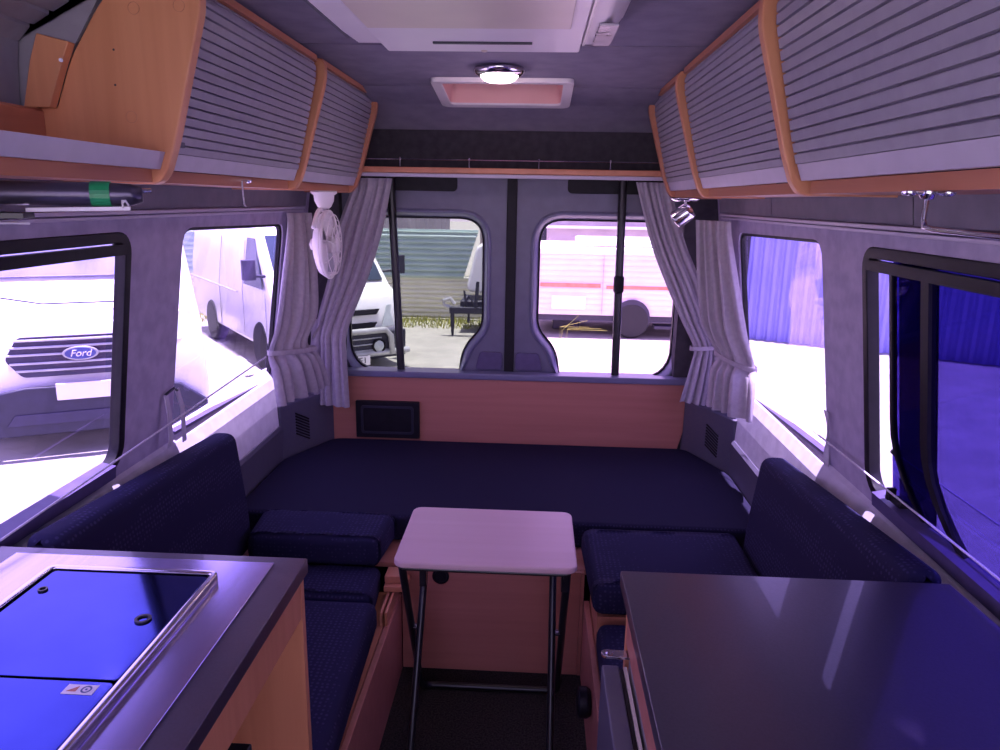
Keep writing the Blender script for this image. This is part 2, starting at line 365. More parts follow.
# posts and latch of the near right sliding window
e = bpy.data.objects['window_3']; f = side(1)
def post(y0a, y0b, wd, x0, x1, mm, nme, z0=0.862, z1=1.43):
    pts = []
    N = 14; L = []; Rr = []
    for k in range(N+1):
        z = z0 + (z1-z0)*k/N; t = max(0, 1-(z-z0)/0.20)
        y = y0a + (y0b-y0a)*(z-z0)/(z1-z0) - 0.16*t**2.2
        L.append((y, z)); Rr.append((y-wd, z))
    a = [f(u, v) for u, v in L+Rr[::-1]]
    m = MB(); m.prism([p + Vector((x0, 0, 0)) for p in a], [p + Vector((x1, 0, 0)) for p in a]); return m.build(nme, mm, e)
post(1.665, 1.665, 0.012, 0.006, 0.018, BLACK, 'sliding_stile')
post(1.520, 1.52, 0.030, 0.002, 0.018, BLACK, 'centre_stile')
MB().box(f(1.60, 0.885)+Vector((-.004, 0, 0)), (0.022, 0.05, 0.014)).box(f(1.625, 0.895)+Vector((-.01, 0, 0)), (0.02, 0.014, 0.03)).build('window_latch', BLACK, e, bevel=.003)

# front of the living area: unseen block added to keep daylight off the aisle
m = MB(); m.bb(-1.2, .98, -0.64, -0.6, 0.0, 0.80); struct(m, 'wall_front', DARKF)
# rear wall: header, pillars, corner trims
m = MB(); m.bb(-1.12, 0.90, 3.30, 3.34, 1.60, 2.03); struct(m, 'wall_rear', DARKF)
m = MB(); m.bb(-1.14, -0.86, 3.18, 3.32, 0.0, 2.0); m.bb(0.635, 0.92, 3.18, 3.32, 0.0, 2.0); struct(m, 'trim_5', DARKF)
m = MB(); m.bb(-1.12, 0.9, 3.285, 3.32, 0.0, 0.77); struct(m, 'trim_6', DOORM)
m = MB(); m.bb(-0.93, 0.715, 3.135, 3.20, 0.764, 0.792); m.bb(-0.93, 0.715, 3.19, 3.285, 0.764, 0.780); struct(m, 'trim_7', RIMM, bevel=0.004)
# rear doors
CX = -0.107
def door_window(s):
    pts = [(0.235, 0.757), (0.208, 0.885), (0.122, 0.985), (0.122, 1.475), (0.745, 1.475), (0.745, 0.757)]
    lp = smooth_poly(pts, [0.0, 0.05, 0.05, 0.11, 0.08, 0.16], 7)
    return [(s*u, v) for u, v in lp]
for s, di, gm in ((-1, 1, G_NEU), (1, 2, G_PINK)):
    hole = door_window(s); f = lambda u, v: Vector((CX+u, 3.235, v))
    hole_up = [(u, max(v, 0.79)) for u, v in hole]
    e = bpy.data.objects.new('door_%d' % di, None); COL.objects.link(e); e.location = (CX+s*.4, 3.25, 0.75); e['kind'] = 'structure'
    out = [(s*0.012, 0.74), (s*0.80, 0.74), (s*0.80, 1.66), (s*0.012, 1.66)]
    hole2 = offset(hole, 0.030)
    hole2 = [(u, max(v, 0.75)) for u, v in hole2]
    plate_with_holes(out, [hole2], f, (0, 0.05, 0)).build('door_panel', DOORM, e)
    # pressed rim: rises into the room then falls to the glass
    l0 = [(u, max(v, 0.752)) for u, v in offset(hole, 0.036)]; l1 = [(u, max(v, .752)) for u, v in offset(hole, 0.028)]; l2 = [(u, max(v, .752)) for u, v in offset(hole, 0.018)]; l3 = [(u, max(v, .753)) for u, v in offset(hole, 0.0)]
    m = MB(); m.loft([[Vector((CX+u, y, v)) for u, v in lp] for lp, y in ((l0, 3.238), (l1, 3.222), (l2, 3.222), (l3, 3.262), (l3, 3.28))])
    m.build('pressed_rim', RIMM, e, smooth=True)
    ring(offset(hole, 0.003), offset(hole, -0.008), lambda u, v: Vector((CX+u, 3.27, v)), (0, -0.008, 0), (0, 0.01, 0)).build('rubber_seal', BLACK, e)
    MB().prism([Vector((CX+u, 3.27, v)) for u, v in hole], [Vector((CX+u, 3.275, v)) for u, v in hole]).build('pane', gm, e)
    lp = rrect(0.24 if s > 0 else -0.67, 0.67 if s > 0 else -0.24, 1.585, 1.655, 0.02)
    m = MB(); m.prism([(CX+u, 3.236, v) for u, v in lp], [(CX+u, 3.228, v) for u, v in lp]); m.build('upper_recess_plate', BLACK, e, bevel=.003)  # darkness of the door recess put in as a black plate
    a, b = (0.03, 0.155) if s > 0 else (-0.155, -0.03)
    lp = smooth_poly([(a, 0.792), (b, 0.792), (b-.02 if s > 0 else b, 0.875), (a if s > 0 else a+.02, 0.875)], .018)
    m = MB(); m.prism([(CX+u, 3.236, v) for u, v in lp], [(CX+u, 3.224, v) for u, v in lp]); m.build('lower_pad', FRAMEP, e, bevel=.004)
m = MB(); m.bb(CX-.022, CX+.022, 3.222, 3.29, 0.76, 1.66); struct(m, 'trim_8', BLACK, bevel=.004)
# corner plastic trims with slanted vents
for s, nm in ((-1, 9), (1, 10)):
    X = lambda h: XC + s*h
    e = bpy.data.objects.new('trim_%d' % nm, None); COL.objects.link(e); e.location = (X(.9), 3.05, .4); e['kind'] = 'structure'
    P = [(0.935, 2.84), (0.80, 3.13), (0.80, 3.2), (1.0, 3.2), (1.0, 2.84)]
    m = MB(); m.prism([(X(h), y, 0.35) for h, y in P], [(X(h), y, 0.70) for h, y in P]); m.build('corner_panel', TRIMG, e, bevel=.006)
    # vent louvres on the diagonal face
    a = Vector((X(.935), 2.84, 0)); b = Vector((X(.80), 3.13, 0)); d = (b-a).normalized(); nrm = Vector((-s*abs(d.y), -abs(d.x), 0))
    m = MB()
    for k in range(8):
        t0 = 0.075 + 0.013*k*0
        z = 0.512 + 0.013*k
        p = a + d*0.085 + Vector((0, 0, z)) + nrm*0.001; q = a + d*0.165 + Vector((0, 0, z + (0.030 if s > 0 else -0.0)+(0 if s > 0 else .03)*0)) + nrm*0.001
        if s < 0: p.z += .045
        m.tube([p, q], 0.0035, 6)
    m.build('vent_louvres', BLACK, e)

# ------------------------------------------------------------------ rear wooden panel, hatch box, shelf, rods
t = thing('bulkhead_board', 'wide horizontal beech laminate panel under the rear door windows', 'panel', (-0.1, 3.16, 0.48))
lp = [(-0.93, 0.44), (-0.93, 0.70), (-0.895, 0.765), (0.695, 0.765), (0.695, 0.56), (0.665, 0.44)]
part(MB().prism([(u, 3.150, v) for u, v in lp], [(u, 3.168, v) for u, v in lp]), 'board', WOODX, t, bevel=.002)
t = thing('vent_flap', 'black rectangular plastic flap box set in the rear wooden panel', 'vent', (-0.65, 3.14, 0.5))
part(MB().bb(-0.800, -0.508, 3.125, 3.149, 0.478, 0.652), 'frame', BLACK, t, bevel=.004)
ring(rrect(-.775, -.533, .50, .632, .012), rrect(-.765, -.543, .51, .622, .01), lambda u, v: Vector((u, 3.123, v)), (0, -.004, 0), (0, .004, 0)).build('flap', VDARK, t)
t = thing('rear_shelf', 'long narrow beech shelf across the back above the rear door windows', 'shelf', (-.12, 3.1, 1.64))
part(MB().bb(-0.80, 0.58, 3.094, 3.232, 1.656, 1.680), 'board', EDGE, t, bevel=.004)
part(MB().bb(-0.80, 0.58, 3.098, 3.112, 1.640, 1.655), 'curtain_rail', RAIL, t, bevel=.002)
for x in (-0.575, -0.285, 0.005, 0.30):
    part(MB().lathe((x, 3.11, 1.680), (0, 0, 1), [(.006, 0), (.003, .004), (.003, .032), (.005, .036), (.002, .04)], 10), 'rail_post', CHROME, t)
part(MB().tube([(-0.76, 3.11, 1.711), (0.54, 3.11, 1.711)], .0022, 8), 'guard_rod', CHROME, t)
for x0, x1, lab in ((-0.635, -0.598, 'leaning black strap bar in front of the left rear door window'), (0.366, 0.375, 'upright black strap bar in front of the right rear door window')):
    b = thing('window_bar', lab, 'bar', (x1, 3.19, .79), group='black bars before the rear windows')
    part(MB().tube([(x0, 3.20, 1.645), ((x0+x1)/2, 3.195, 1.2), (x1, 3.185, 0.794)], .018, 12), 'bar', BLACKM, b)
    if x0 > 0: part(MB().lathe((0.3705, 3.194, 1.20), (0, 0, 1), [(.017, -.04), (.023, -.03), (.023, .03), (.017, .04)], 14), 'clamp', BLACK, b)

# ------------------------------------------------------------------ overhead lockers
def face_path(s):      # (x,z) from bottom to top of the tambour face, then round the top
    pts = [(0.642, 1.632), (0.628, 1.68), (0.575, 1.895), (0.572, 1.930), (0.576, 1.945), (0.59, 1.949)]
    out = []
    return pts
def lerp_path(pts, n):
    seg = [0]
    for a, b in zip(pts, pts[1:]): seg.append(seg[-1] + math.dist(a, b))
    res = []
    for i in range(n+1):
        d = seg[-1]*i/n
        for k in range(len(pts)-1):
            if seg[k] <= d <= seg[k+1]+1e-9:
                t = (d-seg[k])/(seg[k+1]-seg[k]); a, b = pts[k], pts[k+1]
                res.append((a[0]+(b[0]-a[0])*t, a[1]+(b[1]-a[1])*t)); break
    return res
def tambour(s, y0, y1, n, frm=0, to=1, pts=None):
    P = lerp_path(pts or face_path(s), n*9); prof = []
    for i, (h, z) in enumerate(P):
        k = i % 9; a = P[max(i-1, 0)]; b = P[min(i+1, len(P)-1)]
        tx, tz = b[0]-a[0], b[1]-a[1]; L = math.hypot(tx, tz); nx, nz = -tz/L, tx/L
        d = -0.003 if k == 0 else 0.0045
        prof.append((h + nx*d, z + nz*d))
    back = [(h+0.006, z-.002) for h, z in P[::-9]]
    full = prof + back
    return MB().loft([[(XC+s*h, y, z) for h, z in full] for y in (y0, y1)], True, True)
def end_panel(s, y, w=0.030):
    e_ = 0.96 if (s < 0 and y < 1.6) else 0.895
    pts = [(0.660, 1.570), (0.640, 1.60), (0.618, 1.66), (0.548, 1.90), (0.546, 1.955), (0.59, 1.970), (0.67, 1.972), (0.745, 1.915), (0.818, 1.81), (0.857, 1.718), (e_, 1.712), (e_, 1.570)]
    lp = smooth_poly(pts, [0.020, 0, 0.02, 0.02, 0.018, 0.012, 0.03, 0.03, 0.03, 0.0, 0, 0], 4)
    return MB().prism([(XC+s*h, y-w/2, z) for h, z in lp], [(XC+s*h, y+w/2, z) for h, z in lp])
def locker(s, y0, y1, label, nsl, panels, group, handle=True):
    t = thing('overhead_locker', label, 'locker', (XC+s*.8, (y0+y1)/2, 1.575), group=group)
    X = lambda h: XC+s*h
    for yy in panels: part(end_panel(s, yy), 'side_panel', WOOD if yy == y0 else EDGE, t, bevel=.004)
    a, b = y0+.016, y1-.016
    part(tambour(s, a, b, nsl), 'tambour_shutter', SHUT, t, smooth=False)
    m = MB(); m.loft([[(X(h), y, z) for h, z in ((0.652, 1.600), (0.640, 1.632), (0.655, 1.634), (0.668, 1.600))] for y in (a, b)], True, True); part(m, 'bottom_rail', RAIL, t)
    m = MB(); m.loft([[(X(h), y, z) for h, z in ((0.672, 1.574), (0.672, 1.599), (0.89, 1.599), (0.89, 1.574))] for y in (a, b)], True, True); part(m, 'floor_board', EDGE, t)
    m = MB(); m.loft([[(X(h), y, z) for h, z in ((0.563, 1.950), (0.563, 1.966), (0.80, 1.966), (0.80, 1.950))] for y in (a, b)], True, True); part(m, 'top_board', EDGE, t)
    if handle: part(MB().box((X(.636), a+.02, 1.652), (.012, .028, .014)), 'shutter_catch', TRIMG, t, bevel=.003)
    return t
locker(-1, 1.50, 2.32, 'left wall locker with closed slatted shutter and bare beech end panel facing forward', 17, (1.50,), 'left overhead lockers')
locker(-1, 2.34, 3.075, 'rearmost left wall locker with grey slatted shutter above the white fan', 17, (2.34, 3.075), 'left overhead lockers')
locker(1, 1.60, 2.48, 'middle right wall locker with grey slatted shutter behind beech divider', 17, (1.60,), 'right overhead lockers')
locker(1, 2.50, 3.075, 'rearmost right wall locker with grey slatted shutter above the chrome spotlight', 17, (2.50, 3.075), 'right overhead lockers')
locker(1, 0.62, 1.578, 'nearest right wall locker with wide grey slats, above the cranked chrome rod', 15, (0.62,), 'right overhead lockers')
# nearest left locker, shutter rolled up
t = thing('open_overhead_locker', 'nearest left wall locker standing open with its slatted shutter rolled up', 'locker', (-.9, 1.0, 1.575), group='left overhead lockers')
X = lambda h: XC-h
m = MB(); m.loft([[(X(h), y, z) for h, z in ((0.655, 1.600), (0.642, 1.634), (0.66, 1.636), (0.672, 1.600))] for y in (.5, 1.484)], True, True); part(m, 'bottom_rail', RAIL, t)
m = MB(); m.loft([[(X(h), y, z) for h, z in ((0.674, 1.574), (0.674, 1.599), (0.93, 1.599), (0.93, 1.574))] for y in (.5, 1.484)], True, True); part(m, 'floor_board', EDGE, t)
m = MB(); m.loft([[(X(h), y, z) for h, z in ((0.885, 1.60), (0.885, 1.708), (0.89, 1.713), (0.95, 1.713), (0.95, 1.60))] for y in (.5, 1.484)], True, True); part(m, 'back_rail', WOODY, t)
el = [(.985, 1.714), (.862, 1.722), (.824, 1.812), (.752, 1.918), (.678, 1.976), (.985, 1.976)]
part(MB().prism([(X(h), 1.490, z) for h, z in el], [(X(h), 1.512, z) for h, z in el]), 'end_liner', SHUT, t)
m = MB(); m.loft([[(X(h), y, z) for h, z in ((0.932, 1.714), (0.925, 1.80), (0.915, 1.86), (0.94, 1.87), (0.955, 1.72))] for y in (.5, 1.484)], True, True); part(m, 'back_liner', SHUT, t)
part(tambour(-1, .5, 1.484, 7, pts=[(0.925, 1.838), (0.895, 1.868), (0.85, 1.893), (0.79, 1.925), (0.71, 1.955), (.62, 1.97)]), 'rolled_shutter', SHUT, t)
m = MB(); m.loft([[(X(h), y, z) for h, z in ((0.857, 1.714), (0.82, 1.80), (0.803, 1.835), (0.866, 1.85), (0.886, 1.80), (0.910, 1.714))] for y in (1.462, 1.484)], True, True); part(m, 'wood_stile', WOOD, t, bevel=.002)
part(MB().bb(X(.933), X(.920), 1.385, 1.405, 1.735, 1.82), 'finger_slot', FRAMEP, t, bevel=.003)
part(MB().tube([(X(.835), 1.484, 1.80), (X(.818), 1.455, 1.80)], .004, 8), 'catch_pin', CHROME, t)
# screws and cover caps on the bare end panel
lk = bpy.data.objects['overhead_locker']
for (px, pz) in ((-.838, 1.825), (-.842, 1.76)):
    part(MB().lathe((px, 1.4855, pz), (0, -1, 0), [(.0022, 0), (.0022, .001)], 10), 'screw_hole', INK, lk)
for (px, pz) in ((-.815, 1.70), (-.79, 1.90), (-.70, 1.905)):
    m = MB(); m.loft([[(px + r*math.cos(a*math.pi/12), y, pz + r*math.sin(a*math.pi/12)) for a in range(24)] for r, y in ((.0115, 1.4850), (.0115, 1.4842), (.0108, 1.4842), (.0108, 1.4850))])
    part(m, 'cover_cap', EDGE, lk)

# ------------------------------------------------------------------ ceiling things
t = thing('air_conditioner', 'white ceiling air conditioner with vents and a silver label at its right end', 'air conditioner', (-.14, 1.5, 1.98))
def acsec(y, dz, ins=0):
    return [(-.485, y, 1.982), (-.462+ins, y, 1.93+dz), (-.435+ins, y, 1.905+dz), (.125-ins, y, 1.905+dz), (.165-ins, y, 1.93+dz), (.195, y, 1.982)]
m = MB(); m.loft([acsec(.85, 0), acsec(1.70, 0), acsec(1.83, .004, .002), acsec(1.875, .022, .012), acsec(1.90, .05, .03)], True, True)
part(m, 'housing', WHITE, t, bevel=.012, seg=3)
m = MB(); m.loft([[(-.37, y, 1.906), (-.37, y, 1.897), (.092, y, 1.897), (.092, y, 1.906)] for y in (1.05, 1.865)], True, True); part(m, 'front_cover', WHITE, t, bevel=.006)
part(MB().bb(-.245, -.02, 1.748, 1.760, 1.893, 1.898), 'air_slot', INK, t, bevel=.001)
part(MB().bb(-.36, .06, 1.05, 1.60, 1.892, 1.898), 'filter_grille', CREAM, t, bevel=.002)
m = MB()
for k in range(1): m.bb(.094, .100, 1.10, 1.80, 1.900, 1.905)
part(m, 'seam_strip', VSILV, t)
part(MB().bb(.118, .158, 1.60, 1.80, 1.8995, 1.9045), 'silver_label', LABELM, t, bevel=.001)
for y in (1.66, 1.69, 1.75): part(MB().bb(.116, .150, y, y+.006, 1.8995, 1.9008), 'label_print', INK, t)
m = MB(); [m.bb(-.468, -.462, 1.3+.0*k, 1.82, 1.9265, 1.931) for k in (0,)]; m.box((-.452, 1.6, 1.916), (.006, .42, .004)); part(m, 'side_louvre', TRIMG, t)
part(MB().lathe((-.135, 1.848, 1.9), (0, 0, -1), [(.008, 0), (.008, .004), (.005, .006)], 12), 'knob', CREAM, t)
# roof hatch
t = thing('roof_hatch', 'white framed rectangular roof hatch with a painted-in pink glow behind the ceiling lamp', 'hatch', (-.125, 2.83, 1.96))
fo = rrect(HX0-.026, HX1+.026, HY0-.026, HY1+.026, .03); fi = rrect(HX0+.012, HX1-.012, HY0+.008, HY1-.008, .02)
fz = lambda u, v: Vector((u, v, zc(v)-.002))
part(ring(fo, fi, fz, (0, 0, -.014), (0, 0, .004)), 'frame', WHITE, t, bevel=.003)
m = MB(); o1 = rrect(HX0+.012, HX1-.012, HY0+.01, HY1-.012, .02); o2 = rrect(HX0+.03, HX1-.03, HY0+.03, HY1-.03, .02)
m.loft([[Vector((u, v, zc(v)-.01)) for u, v in o1], [Vector((u, v, 2.07)) for u, v in o2], [Vector((u, v, 2.075)) for u, v in offset(o2, .01)], [Vector((u, v, zc(v)+.0)) for u, v in offset(o1, .006)]])
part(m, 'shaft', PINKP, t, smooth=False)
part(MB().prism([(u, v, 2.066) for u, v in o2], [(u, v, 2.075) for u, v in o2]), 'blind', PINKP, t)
# lamp
t = thing('ceiling_lamp', 'round chrome ceiling lamp, lit, hanging in front of the roof hatch', 'lamp', (-.135, 2.54, 1.97))
part(MB().lathe((-.135, 2.54, 1.976), (0, 0, -1), [(.05, 0), (.082, .002), (.086, .010), (.078, .022), (.066, .028), (.064, .022)], 40), 'chrome_ring', CHROME, t, smooth=True)
part(MB().lathe((-.135, 2.54, 1.955), (0, 0, -1), [(.062, 0), (.062, .006), (.055, .016), (.04, .023), (.015, .026), (.001, .0265)], 32), 'diffuser', LAMPE, t, smooth=True)

# ------------------------------------------------------------------ fan, spotlight, hooks
t = thing('clip_fan', 'small white round fan hanging under the rearmost left locker beside the curtains', 'fan', (-.75, 2.6, 1.6))
part(MB().lathe((-.755, 2.6, 1.573), (0, 0, -1), [(.046, 0), (.046, .008), (.036, .015), (.034, .035), (.024, .055), (.016, .062)], 24), 'mount', WHITE, t, smooth=True)
fc = Vector((-.745, 2.6, 1.385)); n_ = Vector((1, .02, 0)).normalized(); ud = Vector((0, 0, 1)); sd = n_.cross(ud).normalized(); R = .118
arc = [fc + n_*(-.02) + (ud*math.cos(a) + sd*math.sin(a))*(R+.006) for a in [math.radians(d) for d in range(-60, 61, 10)]]
part(MB().tube(arc, .009, 8), 'bracket', WHITE, t, smooth=True)
part(MB().lathe(fc-n_*.035, n_, [(R, .035), (R, .028), (R-.012, .01), (.07, -.004), (.03, -.012), (.001, -.014)], 36), 'rear_shell', WHITE, t, smooth=True)
m = MB()
for rr, off in ((R, .004), (R-.012, .022), (.07, .031), (.035, .034)):
    m.tube([fc + n_*off + (ud*math.cos(a) + sd*math.sin(a))*rr for a in [2*math.pi*k/36 for k in range(37)]], .0018 if rr < R else .006, 6, cap=False)
for k in range(9):
    a = 2*math.pi*k/9; d = ud*math.cos(a) + sd*math.sin(a)
    m.tube([fc + n_*.004 + d*R, fc + n_*.022 + d*(R-.012), fc + n_*.030 + d*.07, fc + n_*.035 + d*.02], .0016, 5)
part(m, 'grille', WHITE, t)
part(MB().lathe(fc+n_*.012, n_, [(.03, -.02), (.03, .018), (.022, .026), (.001, .027)], 20), 'hub', WHITE, t, smooth=True)
m = MB()
for k in range(3):
    a0 = k*2*math.pi/3 + .4; L = []
    for j in range(6):
        a = a0 + j*.16; d = ud*math.cos(a) + sd*math.sin(a); L.append((d, (j-2.5)*.004))
    lo = [fc + d*.028 + n_*h for d, h in L]; hi = [fc + d*.098 + n_*(h*1.6) for d, h in L]
    m.loft([lo, [p + (q-p)*.5 for p, q in zip(lo, hi)], hi], closed=False)
part(m, 'blades', VSILV, t, solid=.002)
part(MB().lathe(fc-n_*.05, -n_, [(.012, -.02), (.02, 0), (.02, .012), (.001, .02)], 16), 'switch_knob', WHITE, t, smooth=True)

t = thing('spotlight', 'chrome reading spotlight under the rearmost right locker', 'lamp', (.53, 2.7, 1.57))
part(MB().lathe((.535, 2.70, 1.572), (0, 0, -1), [(.05, 0), (.052, .006), (.042, .014), (.012, .016)], 28), 'base', CHROME, t, smooth=True)
part(MB().tube([(.535, 2.70, 1.565), (.535, 2.692, 1.545), (.527, 2.68, 1.525)], .005, 8), 'arm', WHITE, t)
d = Vector((-.72, .30, -.58)).normalized(); c0 = Vector((.530, 2.685, 1.512))
part(MB().lathe(c0, d, [(.001, -.036), (.026, -.032), (.032, -.02), (.034, .03), (.031, .036), (.028, .028)], 28), 'head', CHROME, t, smooth=True)
part(MB().lathe(c0+d*.026, d, [(.027, 0), (.001, .002)], 24), 'lens', LAMPG, t)

t = thing('wall_rod', 'cranked chrome rod hanging under the nearest right locker', 'bracket', (.55, 1.07, 1.57))
m = MB(); m.lathe((.548, 1.07, 1.574), (0, 0, -1), [(.012, 0), (.012, .006), (.008, .012)], 16); m.box((.548, 1.07, 1.571), (.058, .014, .005)); m.lathe((.522, 1.07, 1.573), (0, 0, -1), [(.011, 0), (.010, .005), (.004, .007)], 16); m.lathe((.575, 1.07, 1.573), (0, 0, -1), [(.011, 0), (.010, .005), (.004, .007)], 16)
part(m, 'mount_plate', CHROME, t, smooth=True, bevel=.001)
part(MB().tube([(.548, 1.07, 1.572), (.546, 1.068, 1.535), (.546, 1.062, 1.524), (.548, 1.04, 1.521), (.56, .62, 1.512)], .0038, 10), 'rod', CHROME, t, smooth=True)
t = thing('cup_hook', 'small chrome eyelet with hanging cord under the left locker', 'hook', (-.78, 1.94, 1.573))
part(MB().box((-.782, 1.94, 1.590), (.05, .012, .004)).lathe((-.765, 1.94, 1.590), (0, 0, -1), [(.009, 0), (.008, .005), (.003, .007)], 14).lathe((-.80, 1.94, 1.59), (0, 0, -1), [(.009, 0), (.008, .005), (.003, .007)], 14), 'plate', CHROME, t)
part(MB().tube([(-.78, 1.935, 1.588), (-.779, 1.935, 1.55), (-.777, 1.935, 1.528), (-.772, 1.933, 1.522)], .0022, 6), 'cord', CORD, t)
hk = MB().tube([(-.66, 1.15, 1.528), (-.66, 1.15, 1.540), (-.655, 1.15, 1.540), (-.650, 1.15, 1.532)], .0015, 6).tube([(-.655, 1.15, 1.540), (-.661, 1.15, 1.534)], .0012, 6).build('wire_hook', CORD)
tag(hk, 'tiny white wire hook below the dark tube lamp', 'hook')
# tube lamp under nearest left locker
t = thing('tube_lamp', 'long dark tube lamp with green end clip under the nearest left locker', 'lamp', (-.85, 1.2, 1.56))
TUBEM = mat('dark_lilac_metal', (0.10, 0.085, 0.14), 0.28, metal=0.6, kind='noise', col2=(0.08, 0.07, 0.12), scale=20)
part(MB().tube([(-1.03, 1.055, 1.549), (-.70, 1.18, 1.549), (-.667, 1.192, 1.549), (-.652, 1.198, 1.549)], .019, 20, radii=[.019, .019, .0175, .012]), 'tube', TUBEM, t, smooth=True)
part(MB().tube([(-.722, 1.172, 1.549), (-.695, 1.182, 1.549)], .0205, 20), 'clip', GREEN, t)
part(MB().tube([(-.69, 1.184, 1.555), (-.64, 1.205, 1.556)], .0035, 8), 'end_pin', CHROME, t)
m = MB(); m.prism([(-.80, 1.12, 1.520), (-.665, 1.18, 1.524), (-.675, 1.20, 1.524), (-.81, 1.145, 1.520)], [(-.80, 1.12, 1.526), (-.665, 1.18, 1.530), (-.675, 1.20, 1.530), (-.81, 1.145, 1.526)])
part(m, 'diffuser', TUBEE, t)
t = thing('folded_bracket', 'flat dark folded bracket with a round hole under the tube lamp', 'bracket', (-.9, 1.12, 1.51))
part(MB().prism([(-.98, 1.02, 1.510), (-.79, 1.10, 1.510), (-.80, 1.14, 1.510), (-.98, 1.08, 1.510)], [(-.98, 1.02, 1.522), (-.79, 1.10, 1.519), (-.80, 1.14, 1.519), (-.98, 1.08, 1.522)]), 'dark_plate', BLACKM, t, bevel=.001)
m = plate_with_holes([(-.96, 1.08), (-.81, 1.14), (-.87, 1.17), (-.96, 1.15)], [[(-.905 + .008*math.cos(a*.5236), 1.125+.008*math.sin(a*.5236)) for a in range(12)]], lambda u, v: Vector((u, v, 1.500)), (0, 0, .003))
part(m, 'light_plate', RAIL, t)

# ------------------------------------------------------------------ curtains
def cat(ps, t):
    n = len(ps)-1; i = min(int(t*n), n-1); f_ = t*n-i
    p0 = ps[max(i-1, 0)]; p1 = ps[i]; p2 = ps[i+1]; p3 = ps[min(i+2, n)]
    return tuple(0.5*((2*b) + (-a+c)*f_ + (2*a-5*b+4*c-d)*f_**2 + (-a+3*b-3*c+d)*f_**3) for a, b, c, d in zip(p0, p1, p2, p3))
def curtain(rows, folds, name, m_, parent, nu=110, nv=46, seed=0):
    # rows: (Lx,Ly,z, Rx,Ry,z, amp, bulge)
    rnd = random.Random(seed); ph = [rnd.uniform(0, 6.28) for _ in range(6)]
    s = MB(); g = []
    for j in range(nv+1):
        v = j/nv; r = cat(rows, v); L = Vector(r[0:3]); Rr = Vector(r[3:6]); amp = r[6]; bl = r[7]
        d = (Rr-L); dn = Vector((d.y, -d.x, 0)).normalized()
        row = []
        for i in range(nu+1):
            u = i/nu; uu = u + .03*math.sin(2*math.pi*u*1.3+ph[0]) + .012*math.sin(v*5+ph[1]+u*9)
            w_ = math.sin(2*math.pi*folds*uu + ph[2]); w2 = math.sin(2*math.pi*folds*0.53*uu + ph[3] + v*1.2)
            w_ = math.copysign(abs(w_)**.75, w_)
            p = L + d*(u + .35*amp/max(d.length, .05)*math.sin(4*math.pi*folds*uu+ph[4])*.5) + dn*(amp*(w_*.75 + w2*.35) + bl*math.sin(math.pi*u))
            if j == nv: pass
            row.append(s.bm.verts.new(p))
        g.append(row)
    for a, b in zip(g, g[1:]):
        for i in range(nu): s.bm.faces.new([a[i], a[i+1], b[i+1], b[i]])
    return s.build(name, m_, parent, smooth=True, solid=.003)
def tie(pts, r, parent, name='tieback', wd=.016):
    s = MB(); pts = [Vector(p) for p in pts]; A = []; B = []
    for p in pts: A.append(p + Vector((0, 0, wd/2))); B.append(p - Vector((0, 0, wd/2)))
    s.loft([A, B], closed=False); return s.build(name, CURT, parent, solid=.003, smooth=True)
def ring_tie(c, rx, ry, parent, ang=0, tilt=0, wd=.018):
    pts = []
    for k in range(25):
        a = 2*math.pi*k/24; x, y = rx*math.cos(a), ry*math.sin(a)
        pts.append((c[0]+x*math.cos(ang)-y*math.sin(ang), c[1]+x*math.sin(ang)+y*math.cos(ang), c[2]+tilt*math.cos(a)))
    return tie(pts, 0, parent, wd=wd)
# left side-window curtain: gathered near the rear left pillar
t = thing('curtain', 'grey curtain tied back over the rear edge of the far left side window', 'curtain', (-.94, 2.8, 1.5), group='tied grey curtains')
curtain([(-.975, 2.84, 1.488, -.93, 2.99, 1.488, .014, 0), (-.972, 2.82, 1.42, -.925, 2.99, 1.42, .016, 0), (-.978, 2.74, 1.25, -.91, 2.97, 1.25, .020, .01),
         (-.985, 2.66, 1.08, -.91, 2.95, 1.08, .020, .015), (-.995, 2.60, .975, -.93, 2.86, .975, .014, .02), (-.965, 2.56, .91, -.89, 2.87, .91, .020, .02), (-.945, 2.54, .79, -.87, 2.93, .775, .024, .01)], 5, 'cloth', CURT, t, seed=2)
ring_tie((-.94, 2.73, .965), .145, .038, t, ang=math.radians(72), tilt=-.015)
tie([(-.90, 2.86, .99), (-.90, 2.96, 1.02), (-.93, 3.08, 1.03)], 0, t, 'tie_tail')
# left rear-window curtain
t = thing('curtain', 'grey curtain hanging at the left side of the rear door window', 'curtain', (-.8, 3.05, 1.64), group='tied grey curtains')
curtain([(-.80, 3.14, 1.634, -.615, 3.135, 1.634, .010, 0), (-.80, 3.14, 1.58, -.625, 3.135, 1.58, .012, 0), (-.86, 3.135, 1.42, -.66, 3.13, 1.42, .014, 0), (-.90, 3.125, 1.22, -.725, 3.12, 1.22, .014, .01),
         (-.945, 3.10, 1.05, -.795, 3.10, 1.05, .014, .02), (-.96, 3.07, .96, -.82, 3.07, .96, .012, .02), (-.965, 3.06, .88, -.82, 3.06, .88, .014, .01), (-.985, 3.05, .655, -.81, 3.05, .64, .012, 0)], 5, 'cloth', CURT, t, seed=5)
curtain([(-.975, 3.09, 1.03, -.91, 3.10, 1.03, .004, 0), (-.985, 3.085, .9, -.91, 3.09, .9, .006, 0), (-1.03, 3.08, .72, -.94, 3.085, .71, .008, 0)], 1, 'rear_fold', CURT, t, nu=30, nv=20, seed=7)
